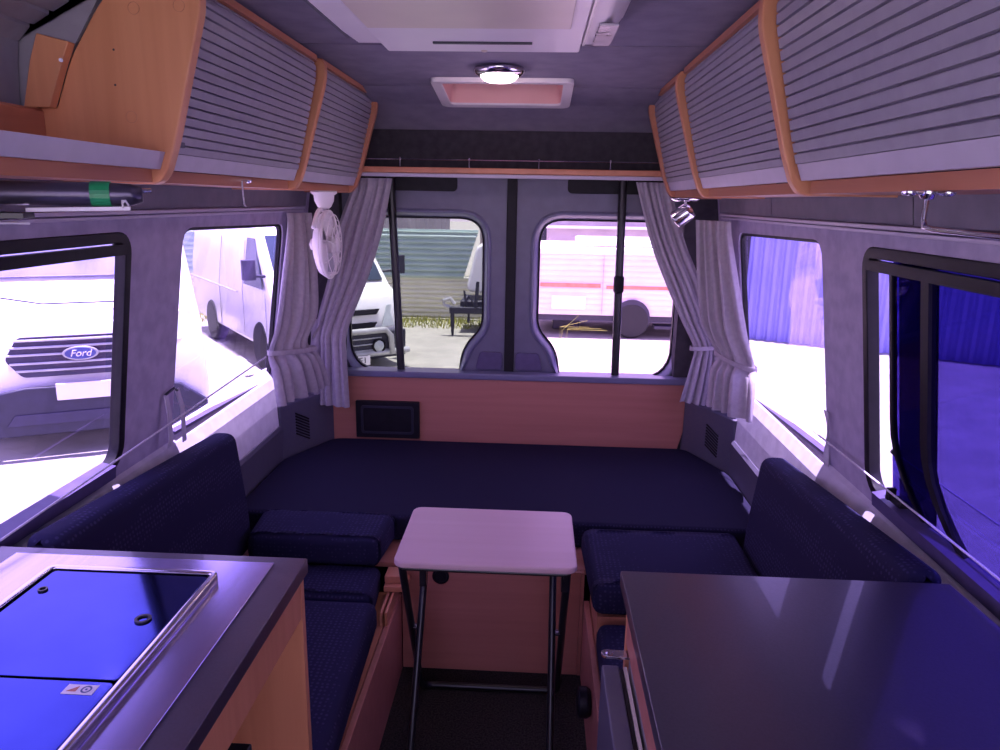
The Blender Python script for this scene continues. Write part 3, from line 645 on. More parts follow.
# right rear-window curtain
t = thing('curtain', 'grey curtain swept right and tied beside the rear door window', 'curtain', (.5, 3.05, 1.64), group='tied grey curtains')
curtain([(.41, 3.135, 1.634, .56, 3.14, 1.634, .010, 0), (.435, 3.135, 1.55, .58, 3.14, 1.55, .012, 0), (.49, 3.13, 1.38, .64, 3.135, 1.38, .014, .01), (.56, 3.12, 1.22, .715, 3.125, 1.22, .014, .02),
         (.635, 3.09, 1.06, .77, 3.10, 1.06, .014, .02), (.685, 3.06, .955, .795, 3.07, .955, .010, .03), (.675, 3.05, .89, .81, 3.06, .89, .016, .02), (.635, 3.04, .72, .82, 3.06, .69, .016, .01)], 5, 'cloth', CURT, t, seed=9)
ring_tie((.74, 3.055, .958), .070, .036, t, ang=math.radians(8), tilt=.006)
# right side-window curtain
t = thing('curtain', 'pale sunlit curtain tied at the rear end of the far right side window', 'curtain', (.72, 2.8, 1.5), group='tied grey curtains')
curtain([(.635, 2.98, 1.488, .725, 2.80, 1.488, .012, 0), (.64, 2.97, 1.42, .732, 2.79, 1.42, .014, 0), (.655, 2.96, 1.25, .755, 2.72, 1.25, .018, .0), (.685, 2.94, 1.08, .785, 2.66, 1.08, .018, .01),
         (.74, 2.88, .965, .825, 2.64, .965, .010, .02), (.720, 2.88, .90, .815, 2.58, .91, .02, .02), (.705, 2.86, .76, .80, 2.53, .785, .022, .01)], 5, 'cloth', CURT, t, seed=12)
ring_tie((.782, 2.76, .965), .135, .032, t, ang=math.radians(-71), tilt=-.01)
# loose straps on the pillars
t = thing('tie_strap', 'loose pale fabric strap pair hanging on the left pillar by the window', 'strap', (-1.05, 2.02, .98))
tie_m = lambda pts, w_: MB().loft([[Vector(p)+Vector((0, w_/2, 0)) for p in pts], [Vector(p)-Vector((0, w_/2, 0)) for p in pts]], closed=False)
part(tie_m([(-1.058, 1.965, .985), (-1.05, 1.96, .93), (-1.05, 1.955, .85), (-1.056, 1.955, .83)], .022), 'strap', SILLM, t, solid=.003)
part(tie_m([(-1.052, 2.02, .99), (-1.045, 2.03, .93), (-1.05, 2.035, .85), (-1.053, 2.04, .82)], .022), 'strap', SILLM, t, solid=.003)
part(MB().tube([(-1.06, 1.965, .985), (-1.045, 1.99, 1.0), (-1.052, 2.02, .985)], .004, 8), 'button_loop', INK, t)
t = thing('tie_strap', 'single twisted pale fabric strap hanging on the right pillar', 'strap', (.85, 2.0, .98))
pts = []
A = []; B = []
for k in range(13):
    a = k/12; tw = math.pi*.9*a; z = .985-.165*a; w_ = .014
    c = Vector((XC+half(z)-.012, 2.005-.01*math.sin(a*5), z)); dd = Vector((math.sin(tw)*.35, math.cos(tw), 0))*w_
    A.append(c+dd); B.append(c-dd)
part(MB().loft([A, B], closed=False), 'strap', SILLM, t, solid=.003, smooth=True)
# elastic cords
tag(MB().tube([(-1.02, .60, .862), (-1.02, 1.23, .893), (-1.0, 2.0, .938), (-.985, 2.56, .972)], .0025, 8).build('elastic_cord', CORD), 'thin pale elastic cord stretched across the left side windows', 'cord')
tag(MB().tube([(.838, 2.10, .902), (.842, 1.2, .909), (.842, .6, .912)], .0025, 8).build('elastic_cord', CORD), 'thin pale elastic cord from the right pillar across the near right window', 'cord')
c2 = thing('pull_cord', 'grey pull cord with black end knob across the dark sliding pane', 'cord', (.88, 1.68, .98))
part(MB().tube([(.868, 1.665, .983), (.868, .6, .986)], .002, 8), 'cord', RAIL, c2)
part(MB().lathe((.868, 1.67, .983), (0, -1, 0), [(.001, -.008), (.007, -.005), (.007, .005), (.001, .008)], 12), 'knob', BLACK, c2)

# ------------------------------------------------------------------ cushions
def cushion(name, label, corners, z0, z1, mt_, r=.03, group=None, puff=.006, seed=1, cat_='cushion'):
    """corners: 4 footprint points, ccw"""
    rnd = random.Random(seed); s = MB(); N = 14; c = [Vector((*p, 0)) for p in corners]
    def P(u, v, z):
        q = (c[0]*(1-u) + c[1]*u)*(1-v) + (c[3]*(1-u) + c[2]*u)*v; return Vector((q.x, q.y, z))
    top = [[s.bm.verts.new(P(i/N, j/N, z1 + puff*math.sin(math.pi*i/N)*math.sin(math.pi*j/N) + rnd.uniform(-.0012, .0012))) for i in range(N+1)] for j in range(N+1)]
    bot = [[s.bm.verts.new(P(i/N, j/N, z0)) for i in range(N+1)] for j in range(N+1)]
    for j in range(N):
        for i in range(N):
            s.bm.faces.new([top[j][i], top[j][i+1], top[j+1][i+1], top[j+1][i]]); s.bm.faces.new([bot[j][i], bot[j+1][i], bot[j+1][i+1], bot[j][i+1]])
    for i in range(N):
        for a, b in (((0, i), (0, i+1)), ((i+1, 0), (i, 0)), ((N, i+1), (N, i)), ((i, N), (i+1, N))):
            s.bm.faces.new([top[b[0]][b[1]], top[a[0]][a[1]], bot[a[0]][a[1]], bot[b[0]][b[1]]])
    o = s.build(name, mt_); q = o.modifiers.new('bevel', 'BEVEL'); q.width = r; q.segments = 4; q.limit_method = 'ANGLE'; q.angle_limit = math.radians(50); q.use_clamp_overlap = False
    q.harden_normals = False
    for p in o.data.polygons: p.use_smooth = True
    return tag(o, label, cat_, group)
# mattress: rear bench, tapered rear corners
s = MB(); lp = smooth_poly([(-1.04, 2.305), (.822, 2.288), (.822, 2.82), (.70, 3.118), (-.90, 3.118), (-1.04, 2.82)], [.02, .02, .05, .05, .05, .05], 4)
s.prism([(u, v, .382) for u, v in lp], [(u, v, .478) for u, v in lp])
o = s.build('mattress', NAVYP, bevel=.022, seg=4); tag(o, 'wide navy mattress filling the back under the rear panel', 'mattress')
cushion('seat_cushion', 'raised navy cushion at the left, flush with the mattress end', [(-.905, 2.085), (-.475, 2.085), (-.455, 2.295), (-.925, 2.295)], .389, .494, NAVY, .03, 'left bench cushions', seed=3)
cushion('seat_cushion', 'short lower navy cushion in front of the raised left one', [(-1.02, 1.925), (-.462, 1.925), (-.475, 2.125), (-1.03, 2.125)], .290, .385, NAVY, .03, 'left bench cushions', seed=4)
cushion('seat_cushion', 'long lower navy cushion beside the left counter end', [(-1.03, 1.285), (-.415, 1.285), (-.440, 1.915), (-1.03, 1.915)], .290, .385, NAVY, .03, 'left bench cushions', seed=5)
cushion('seat_cushion', 'raised navy cushion at the right, flush with the mattress', [(.195, 1.865), (.700, 1.865), (.700, 2.275), (.182, 2.265)], .385, .482, NAVY, .03, 'right bench cushions', seed=6)
cushion('seat_cushion', 'lower navy cushion at the right behind the dark counter', [(.20, 1.30), (.80, 1.30), (.80, 1.855), (.205, 1.855)], .290, .385, NAVY, .03, 'right bench cushions', seed=7)
# backrests: slabs leaning on the side walls
def backrest(s_, y0, y1, label, ztop0, ztop1):
    X = lambda h: XC + s_*h
    m = MB(); N = 24; loops = []; E_ = .03
    for k in range(N+1):
        # stations bunched at the ends so that the end edges are rounded
        if k < 5: y = y0 + E_*(1-math.cos(k/5*math.pi/2)); q = math.sin(k/5*math.pi/2)
        elif k > N-5: y = y1 - E_*(1-math.cos((N-k)/5*math.pi/2)); q = math.sin((N-k)/5*math.pi/2)
        else: y = y0+E_ + (y1-y0-2*E_)*(k-5)/(N-10); q = 1
        tt = (y-y0)/(y1-y0); ins_ = E_*(1-q)
        zt = ztop0 + (ztop1-ztop0)*tt; b = .006*math.sin(math.pi*tt)
        pr_ = [(0.815+ins_, .40+ins_), (0.822-b+ins_, .55), (0.848-b+ins_, zt-ins_), (.928-ins_, zt-ins_), (.918-ins_, .40+ins_)]
        pr_ = smooth_poly(pr_, [.02, .06, .032, .03, .02], 5)
        loops.append([(X(h), y, z) for h, z in pr_])
    m.loft(loops, True, True)
    o = m.build('backrest_cushion', NAVY, smooth=True)
    return tag(o, label, 'cushion', 'backrest cushions')
backrest(-1, 1.30, 2.205, 'tall navy backrest cushion leaning on the left wall', .865, .800)
backrest(1, 1.30, 2.22, 'tall navy backrest cushion leaning on the right wall', .862, .772)

# ------------------------------------------------------------------ seat boxes
t = thing('seat_box', 'low beech laminate base box under the left bench', 'seat base', (-.7, 1.8, 0))
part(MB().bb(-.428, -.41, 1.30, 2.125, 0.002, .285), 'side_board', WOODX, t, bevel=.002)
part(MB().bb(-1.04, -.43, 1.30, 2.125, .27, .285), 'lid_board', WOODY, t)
lp = smooth_poly([(-1.03, 2.03), (-.375, 2.03), (-.372, 2.275), (-1.03, 2.275)], [0, .045, .01, 0], 6)
lb = [(u, v) for u, v in lp if True]
t2 = thing('slide_board', 'rounded beech slide-out board between the left bench cushions', 'board', (-.4, 2.1, .35))
lp = smooth_poly([(-.452, 2.045), (-.380, 2.045), (-.378, 2.128), (-.452, 2.128)], [0, .03, .0, 0], 6)
part(MB().prism([(u, v, .332) for u, v in lp], [(u, v, .352) for u, v in lp]), 'lower_board', EDGE, t2, bevel=.003)
lp = [(-.452, 2.065), (-.392, 2.065), (-.39, 2.128), (-.452, 2.128)]
part(MB().prism([(u, v, .353) for u, v in lp], [(u, v, .378) for u, v in lp]), 'upper_board', EDGE, t2, bevel=.003)
part(MB().bb(-.440, -.432, 1.93, 2.12, .286, .331), 'guide_strip', WOODY, t2)
part(MB().bb(-.425, -.417, 1.93, 2.12, .286, .331), 'guide_strip', EDGE, t2)
t = thing('seat_box', 'low beech laminate base box under the right bench', 'seat base', (.5, 1.8, 0))
part(MB().bb(.19, .208, 1.30, 2.125, 0.002, .285), 'side_board', WOODX, t, bevel=.002)
part(MB().bb(.21, .80, 1.30, 2.125, .27, .285), 'lid_board', WOODY, t)
part(MB().bb(.21, .80, 1.88, 2.125, .286, .38), 'step_board', WOODY, t)
t = thing('seat_box', 'wide beech base box facing the aisle behind the folding table', 'seat base', (-.11, 2.13, 0))
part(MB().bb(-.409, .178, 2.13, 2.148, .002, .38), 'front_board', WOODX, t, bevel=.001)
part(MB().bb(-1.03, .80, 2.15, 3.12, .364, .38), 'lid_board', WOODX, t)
part(MB().lathe((-.28, 2.129, .350), (0, -1, 0), [(.028, 0), (.028, .003), (.022, .005), (.020, .002), (.001, .002)], 24), 'grommet', BLACK, t)
part(MB().bb(.179, .1895, 2.128, 2.148, .002, .38), 'corner_strip', WOODX, t)
o = MB().lathe((.165, 1.74, .20), (1, 0, 0), [(.03, -.015), (.042, -.01), (.042, .012), (.034, .023)], 24).build('rubber_stop', BLACK, bevel=.003)
tag(o, 'small round black rubber stop on the right bench base', 'knob')

# ------------------------------------------------------------------ folding table
t = thing('folding_table', 'small folding snack table with pale top and black tube legs in the aisle', 'table', (-.107, 1.85, 0))
lp = rrect(-.345, .131, 1.672, 2.02, .028, 5)
part(MB().prism([(u, v, .624) for u, v in lp], [(u, v, .642) for u, v in lp]), 'table_top', TTOP, t, bevel=.005, seg=3)
fa = [(-.325, 1.70, .612), (-.325, 1.98, .06), (-.322, 2.02, .018), (-.29, 2.032, .012), (.07, 2.032, .012), (.102, 2.02, .018), (.106, 1.98, .06), (.106, 1.70, .612)]
part(MB().tube(fa, .0105, 12), 'rear_foot_frame', BLACKM, t, smooth=True)
for x in (-.295, .078):
    part(MB().tube([(x, 1.97, .612), (x-.01 if x < 0 else x, 1.63, .012)], .0105, 12), 'leg', BLACKM, t, smooth=True)
    part(MB().bb(x-.006+.02, x+.012+.02, 1.705, 1.735, .555, .623), 'hinge_plate', BLACKM, t, bevel=.002)
for x in (-.31, .092): part(MB().lathe((x, 1.83, .355), (1, 0, 0), [(.009, -.016), (.009, .016)], 12), 'pivot_bolt', CHROME, t)
part(MB().tube([(-.325, 1.70, .612), (.106, 1.70, .612)], .008, 8), 'top_bar', BLACKM, t)

# ------------------------------------------------------------------ left kitchen counter
t = thing('kitchen_cabinet', 'beech kitchen cabinet with open side niche under the left worktop', 'cabinet', (-.75, .8, 0))
part(MB().bb(-1.03, -.437, 1.243, 1.262, .002, .829), 'end_panel', WOOD, t, bevel=.001)
part(MB().bb(-.456, -.438, .30, 1.242, .745, .829), 'apron', WOOD, t, bevel=.001)
part(MB().bb(-1.03, -.80, .30, 1.242, .002, .82), 'back_body', WOOD, t)
part(MB().bb(-.79, -.44, .30, 1.242, .03, .05), 'bottom_board', WOOD, t)
t = thing('worktop', 'dark edged left worktop carrying the stainless hob plate', 'worktop', (-.75, .8, .83))
lp = smooth_poly([(-1.055, .30), (-.43, .30), (-.43, 1.272), (-1.055, 1.272)], [0, 0, .004, 0], 3)
part(MB().prism([(u, v, .830) for u, v in lp], [(u, v, .860) for u, v in lp]), 'slab', CTOP, t, bevel=.002)
t = thing('hob_unit', 'stainless steel hob with two folding dark glass lids on the left worktop', 'hob', (-.73, .8, .86))
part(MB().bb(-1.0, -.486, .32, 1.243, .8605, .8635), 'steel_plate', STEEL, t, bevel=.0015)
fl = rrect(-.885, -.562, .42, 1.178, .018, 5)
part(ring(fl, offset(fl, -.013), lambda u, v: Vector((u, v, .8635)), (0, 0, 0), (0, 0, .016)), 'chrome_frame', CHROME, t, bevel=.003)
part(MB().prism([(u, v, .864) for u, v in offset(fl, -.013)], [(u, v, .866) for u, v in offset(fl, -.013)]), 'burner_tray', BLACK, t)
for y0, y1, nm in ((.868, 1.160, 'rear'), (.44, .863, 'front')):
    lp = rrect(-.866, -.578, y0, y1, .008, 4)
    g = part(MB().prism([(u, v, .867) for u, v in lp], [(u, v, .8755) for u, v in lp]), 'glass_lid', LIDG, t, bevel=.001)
    if nm == 'rear':
        for (cx, cy, r_) in ((-.842, 1.093, .008), (-.622, 1.018, .013)):
            m = MB(); m.loft([[(cx + r*math.cos(a*math.pi/12), cy + r*math.sin(a*math.pi/12), z) for a in range(24)] for r, z in ((r_, .8757), (r_, .8785), (r_*.65, .8785), (r_*.6, .8757))], True); part(m, 'finger_ring', BLACKM, g)
    else:
        part(MB().bb(-.640, -.596, .835, .855, .8757, .8762), 'warning_sticker', WHITE, g)
        m = MB(); m.loft([[(-.609 + r*math.cos(a*math.pi/8), .845 + r*math.sin(a*math.pi/8), .8766) for a in range(16)] for r in (.0075, .005)], True); m.box((-.609, .845, .8766), (.003, .003, .0003)); part(m, 'sticker_symbol', BLUEOV, g)
        m = MB(); m.prism([(-.635, .84, .8763), (-.622, .84, .8763), (-.622, .851, .8763)], [(-.635, .84, .8768), (-.622, .84, .8768), (-.622, .851, .8768)]); part(m, 'sticker_print', RED, g)
t = thing('switch_box', 'small black box with a front edge coloured as if blue-lit low in the left cabinet niche', 'box', (-.46, .93, .60))
part(MB().bb(-.50, -.448, .87, 1.0, .051, .665), 'case', BLACKM, t, bevel=.003)
part(MB().bb(-.4475, -.4445, .86, .955, .30, .655), 'lit_edge_plate', FRAMEP, t, bevel=.001)  # violet-grey plate stands in for blue light on the box edge

# ------------------------------------------------------------------ right counter with fridge
t = thing('fridge_cabinet', 'beech cabinet under the dark right worktop', 'cabinet', (.5, .8, 0))
part(MB().bb(.196, .80, 1.24, 1.258, .002, .829), 'end_panel', WOOD, t, bevel=.001)
part(MB().bb(.196, .214, .30, 1.239, .725, .829), 'apron', WOODX, t, bevel=.001)
part(MB().bb(.60, .80, .30, 1.239, .002, .82), 'back_body', WOOD, t)
t = thing('worktop', 'plain charcoal right worktop with nothing on it', 'worktop', (.5, .8, .83))
part(MB().prism([(.182, .30, .83), (.85, .30, .83), (.80, 1.272, .83), (.182, 1.272, .83)], [(.182, .30, .86), (.85, .30, .86), (.80, 1.272, .86), (.182, 1.272, .86)]), 'slab', CTOP, t, bevel=.002)
t = thing('fridge', 'grey fridge with metal door latch under the right worktop', 'fridge', (.3, .9, 0))
part(MB().bb(.20, .58, .72, 1.215, .01, .715), 'body', VSILV, t)
d_ = part(MB().bb(.147, .180, .70, 1.205, .06, .700), 'door', TRIMG, t, bevel=.004)
part(MB().bb(.1815, .188, .72, 1.20, .07, .695), 'gasket', BLACK, t)
part(MB().bb(.1885, .194, .72, 1.20, .07, .70), 'trim_strip', CREAM, t)
m = MB(); m.lathe((.158, 1.215, .715), (0, 0, 1), [(.011, -.003), (.011, .004)], 16); m.bb(.158, .205, 1.204, 1.226, .712, .718); part(m, 'latch', CHROME, t, bevel=.001)
part(MB().lathe((.158, 1.215, .719), (0, 0, 1), [(.005, 0), (.004, .003)], 10), 'latch_screw', STEEL, t)

# ------------------------------------------------------------------ outdoors
G = -0.75
o = MB().bb(-60, 60, -40, 80, G-.1, G).build('ground', GRAVEL); tag(o, kind='structure')
# dry grass strip along the fence base
m = MB(); rnd = random.Random(3)
for k in range(3000):
    x = rnd.uniform(-9, -.15); y = 13.6 + rnd.random()**1.5*-.9 + .25; h = rnd.uniform(.05, .16); a = rnd.uniform(0, 6.28); w_ = .02
    p = Vector((x, y, G)); q = p + Vector((math.cos(a)*w_, math.sin(a)*w_, 0)); r = p + Vector((rnd.uniform(-.05, .05), rnd.uniform(-.05, .05), h))
    m.bm.faces.new([m.bm.verts.new(v) for v in (p, q, r)])
tag(m.build('grass', GRASSM), 'dry yellow-green grass along the foot of the corrugated fence', 'grass', kind='stuff')
# corrugated fence (horizontal ribs) : cream lower sheets and green upper sheets with a slanted right edge
def corr(x0, x1, y, z0, z1, pitch, amp, m_, name, parent, cut=0, thick=.01):
    s = MB(); n = int((z1-z0)/pitch*6); L = []
    for j in range(n+1):
        z = z0 + (z1-z0)*j/n; yy = y - amp*(0.5-0.5*math.cos(2*math.pi*j/6)); xr = x1 - cut*(1-(j/n))
        L.append([(x0, yy, z), (xr, yy, z)])
    for a, b in zip(L, L[1:]):
        v = [s.bm.verts.new(p) for p in (a[0], a[1], b[1], b[0])]; s.bm.faces.new(v)
    bmesh.ops.remove_doubles(s.bm, verts=s.bm.verts, dist=1e-5)
    return s.build(name, m_, parent, solid=thick, smooth=True)
t = thing('corrugated_fence', 'ribbed sheet fence, green above and cream below, behind the parked van', 'fence', (-3, 13.5, G))
corr(-13, -.2, 14.06, G+.02, .12, .092, .06, FCREAM, 'cream_sheet', t)
corr(-13, -1.1, 14.0, .06, .95, .105, .07, FGREEN, 'green_sheet', t, cut=.28)
m = MB(); m.bb(-13, -1.1, 14.0, 14.06, .95, .99); m.build('top_rail', FGREEN, t)
for x in (-9, -6, -3, -.3): MB().bb(x-.04, x+.04, 14.12, 14.20, G, .9).build('post', SHEDM, t)
t = thing('shed', 'grey weathered shed seen over the green fence', 'shed', (-5, 17, G))
s = MB(); n = 70
prev = None
for i in range(n+1):
    x = -9 + 7.0*i/n; yy = 17 - (.04 if i % 2 else 0)
    a, b = s.bm.verts.new((x, yy, G)), s.bm.verts.new((x, yy, 2.2))
    if prev: s.bm.faces.new([prev[0], a, b, prev[1]])
    prev = (a, b)
s.build('wall', SHEDM, t, solid=.02)
MB().prism([(-9.3, 16.8, 2.2), (-1.8, 16.8, 2.2), (-1.8, 20, 2.9), (-9.3, 20, 2.9)], [(-9.3, 16.8, 2.3), (-1.8, 16.8, 2.3), (-1.8, 20, 3.0), (-9.3, 20, 3.0)]).build('roof', ROOFR, t)
t = thing('house', 'low pale house with rusty roof far behind the fence gap', 'house', (1, 22, G))
MB().bb(-1.6, 5.5, 21, 26, G, 1.35).build('wall', CARAVW, t, bevel=.02)
MB().prism([(-2, 20.6, 1.35), (6, 20.6, 1.35), (6, 23.5, 2.6), (-2, 23.5, 2.6)], [(-2, 20.6, 1.45), (6, 20.6, 1.45), (6, 23.5, 2.7), (-2, 23.5, 2.7)]).build('roof', ROOFR, t)
for x in (0.0, 1.8, 3.6): MB().bb(x, x+.9, 20.95, 21.0, .35, 1.1).build('window', AUTOG, t, bevel=.01)

# --- vehicles
def wheel(parent, c, ax, r=.34, w_=.22):
    o = MB().lathe(c, ax, [(r*.55, -w_/2), (r*.93, -w_/2), (r, -w_*.35), (r, w_*.35), (r*.93, w_/2), (r*.55, w_/2)], 28).build('wheel', TYRE, parent, local=True, bevel=.01)
    MB().lathe(c, ax, [(.001, -w_*.42), (r*.25, -w_*.45), (r*.56, -w_*.35), (r*.56, w_*.35), (r*.25, w_*.45), (.001, w_*.42)], 24).build('hubcap', VSILV, o, local=True, smooth=True)
    return o
def van_body(parent, W_, prof, inset, m_=VWHITE, bevel=.07):
    """prof: side profile (y, z) going round; nose at -y; inset(z) = side tumblehome"""
    a = [(-W_/2 + inset(z), y, z) for y, z in prof]; b = [(W_/2 - inset(z), y, z) for y, z in prof]
    s = MB(); s.prism(a, b)
    o = s.build('body', m_, parent, local=True); q = o.modifiers.new('bevel', 'BEVEL'); q.width = bevel; q.segments = 4; q.limit_method = 'ANGLE'; q.angle_limit = math.radians(40)
    for p in o.data.polygons: p.use_smooth = True
    return o
def plate3(parent, name, pts, nrm, th, m_, bevel=.004):
    n_ = Vector(nrm).normalized(); a = [Vector(p) for p in pts]; b = [p + n_*th for p in a]
    return MB().prism(a, b).build(name, m_, parent, local=True, bevel=bevel)
def text_mesh(body, size, m_, parent, loc, rot, name, extr=.003, shear=0):
    c = bpy.data.curves.new(name, 'FONT'); c.body = body; c.size = size; c.extrude = extr; c.align_x = 'CENTER'; c.align_y = 'CENTER'; c.shear = shear
    tmp = bpy.data.objects.new('tmp', c); COL.objects.link(tmp)
    bpy.context.view_layer.update()
    me = bpy.data.meshes.new_from_object(tmp.evaluated_get(bpy.context.evaluated_depsgraph_get())); bpy.data.objects.remove(tmp)
    o = bpy.data.objects.new(name, me); COL.objects.link(o); me.materials.clear(); me.materials.append(m_)
    o.parent = parent; o.location = loc; o.rotation_euler = rot; return o
# van 1: big white van, wide slatted grille, seen through the near left window
v = thing('parked_van', 'white van with wide slatted grille and oval badge filling the near left window', 'van', (-4.0, 6.08, G), math.radians(27))
ins = lambda z: .0 if z < .95 else (z-.95)*.13
van_body(v, 2.05, [(0.05, .30), (0.0, .55), (0.02, .95), (.10, 1.18), (.75, 1.45), (1.55, 2.15), (1.85, 2.5), (5.4, 2.55), (5.5, .35)], ins)
gp = smooth_poly([(-.46, .74), (-.58, .90), (-.47, 1.09), (.47, 1.09), (.58, .90), (.46, .74)], .04, 4)
plate3(v, 'grille', [(u, -.035+(z-.8)*.06, z) for u, z in gp], (0, -1, 0), .02, GRILLD)
gr = v.children[-1]
for z, hw in ((1.065, .49), (1.005, .53), (.94, .56), (.865, .54), (.80, .50)):
    MB().tube([(-hw, -.065, z), (0, -.085, z), (hw, -.065, z)], .011, 8).build('grille_bar', VSILV, gr, local=True)
lp = [(0.14*math.cos(a*math.pi/16), .062*math.sin(a*math.pi/16)) for a in range(32)]
em = MB().prism([(u, -.11, .94+z) for u, z in lp], [(u, -.08, .94+z) for u, z in lp]).build('oval_badge', VSILV, v, local=True, bevel=.006)
MB().prism([(u*.86, -.114, .94+z*.8) for u, z in lp], [(u*.86, -.108, .94+z*.8) for u, z in lp]).build('badge_field', BLUEOV, em, local=True)
text_mesh('Ford', .085, WHITE, em, (0, -.116, .94), (math.radians(90), 0, 0), 'badge_lettering', shear=.3)
plate3(v, 'lower_bumper', [(-1.0, -.03, .22), (1.0, -.03, .22), (1.0, -.03, .42), (.78, -.05, .60), (.45, -.06, .66), (-.45, -.06, .66), (-.78, -.05, .60), (-1.0, -.03, .42)], (0, -1, 0), .05, VDARK, .02)
plate3(v, 'air_intake', [(-.62, -.085, .32), (.62, -.085, .32), (.55, -.085, .42), (-.55, -.085, .42)], (0, -1, 0), .012, GRILLD)
plate3(v, 'number_plate', [(-.22, -.095, .53), (.22, -.095, .53), (.22, -.095, .68), (-.22, -.095, .68)], (0, -1, 0), .012, WHITE)
for sx_ in (-1, 1):
    plate3(v, 'headlamp', [(sx_*.66, -.01, .98), (sx_*.95, .10, 1.0), (sx_*.97, .22, 1.30), (sx_*.70, .10, 1.20)], (0, -1, 0), .02, LAMPG)
    wheel(v, (sx_*.90, .95, .35), (1, 0, 0), .36)
    wheel(v, (sx_*.90, 4.5, .35), (1, 0, 0), .36)
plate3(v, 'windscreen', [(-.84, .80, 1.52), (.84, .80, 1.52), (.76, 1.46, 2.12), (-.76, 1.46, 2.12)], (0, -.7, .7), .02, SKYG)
MB().tube([(-.7, .45, 1.39), (-.3, .30, 1.33), (.3, .30, 1.33), (.7, .45, 1.39)], .008, 6).build('bonnet_seam', INK, v, local=True)
# van 2: white van parked at an angle: its side fills the far left side window, its nose the left rear door window
v = thing('parked_van', 'white van with silver bumper bar, seen side-on and nose-on between two windows', 'van', (-2.52, 9.38, G), math.radians(38))
ins3 = lambda z: .0 if z < 1.0 else (z-1.0)*.13
van_body(v, 1.75, [(0.06, .28), (0.0, .50), (.02, .78), (.12, 1.02), (.32, 1.12), (1.0, 1.84), (1.35, 1.98), (4.5, 2.02), (4.65, 1.2), (4.6, .30)], ins3, bevel=.06)
plate3(v, 'windscreen', [(-.75, .36, 1.18), (.75, .36, 1.18), (.70, .93, 1.78), (-.70, .93, 1.78)], (0, -.7, .7), .015, AUTOG)
for z, hw in ((.80, .46), (.62, .42)): plate3(v, 'grille_slot', [(-hw-.06, -.01, z-.035), (hw, -.01, z-.035), (hw+.06, .01, z+.035), (-hw-.12, .01, z+.035)], (0, -1, 0), .03, BLACK)
plate3(v, 'bumper', [(-.88, -.02, .16), (.88, -.02, .16), (.89, -.02, .54), (-.89, -.02, .54)], (0, -1, 0), .06, VDARK, .03)
for z in (.45, .37, .29): MB().tube([(-.5, -.09, z), (.5, -.09, z)], .010, 6).build('grille_bar', VSILV, v, local=True)
for sx_ in (-1, 1):
    plate3(v, 'headlamp', [(sx_*.54, -.015, .58), (sx_*.86, .05, .60), (sx_*.85, .14, .90), (sx_*.64, .04, .87)], (0, -1, 0), .02, LAMPG)
    fl = MB().lathe((sx_*.455, -.085, .34), (0, -1, 0), [(.10, 0), (.10, .03), (.085, .035), (.08, .02)], 24).build('fog_lamp', BLACK, v, local=True)
    MB().lathe((sx_*.455, -.10, .34), (0, -1, 0), [(.078, 0), (.07, .012), (.001, .02)], 20).build('lens', LAMPG, fl, local=True, smooth=True)
    wheel(v, (sx_*.79, .80, .32), (1, 0, 0), .33, .2); wheel(v, (sx_*.79, 3.35, .32), (1, 0, 0), .33, .2)
    m = MB(); m.box((sx_*1.07, .48, 1.38), (.16, .10, .26)); m.tube([(sx_*.82, .56, 1.28), (sx_*1.04, .52, 1.30)], .02, 8); m.build('door_mirror', VDARK, v, local=True, bevel=.03)
    P = lambda y, z: (sx_*(.875 - ins3(z)), y, z)
    plate3(v, 'front_window', [P(.62, 1.10), P(1.45, 1.10), P(1.42, 1.74), P(1.08, 1.74)], (sx_, 0, .17), .012, AUTOG)
    for y in (.50, 1.52, 2.75): MB().tube([P(y, .35), P(y, 1.0), P(y+.02, 1.7 if y > 1 else 1.05)], .006, 6).build('door_seam', VSILV, v, local=True)
    MB().tube([P(1.8, .95), P(4.4, .95)], .012, 6).build('side_crease', VSILV, v, local=True)
MB().tube([(-.62, -.12, .20), (-.63, -.12, .47), (-.55, -.12, .56), (.55, -.12, .56), (.63, -.12, .47), (.65, -.12, .22)], .042, 10).build('nudge_bar', VSILV, v, local=True, smooth=True)
MB().tube([(-.92, -.08, .24), (.92, -.08, .24)], .045, 12).build('bumper_tube', VSILV, v, local=True, smooth=True)
pl = plate3(v, 'number_plate', [(-.08, -.135, .10), (.30, -.135, .10), (.30, -.135, .23), (-.08, -.135, .23)], (0, -1, 0), .012, WHITE)
text_mesh('CZE1', .12, INK, pl, (.11, -.150, .165), (math.radians(90), 0, 0), 'plate_lettering')
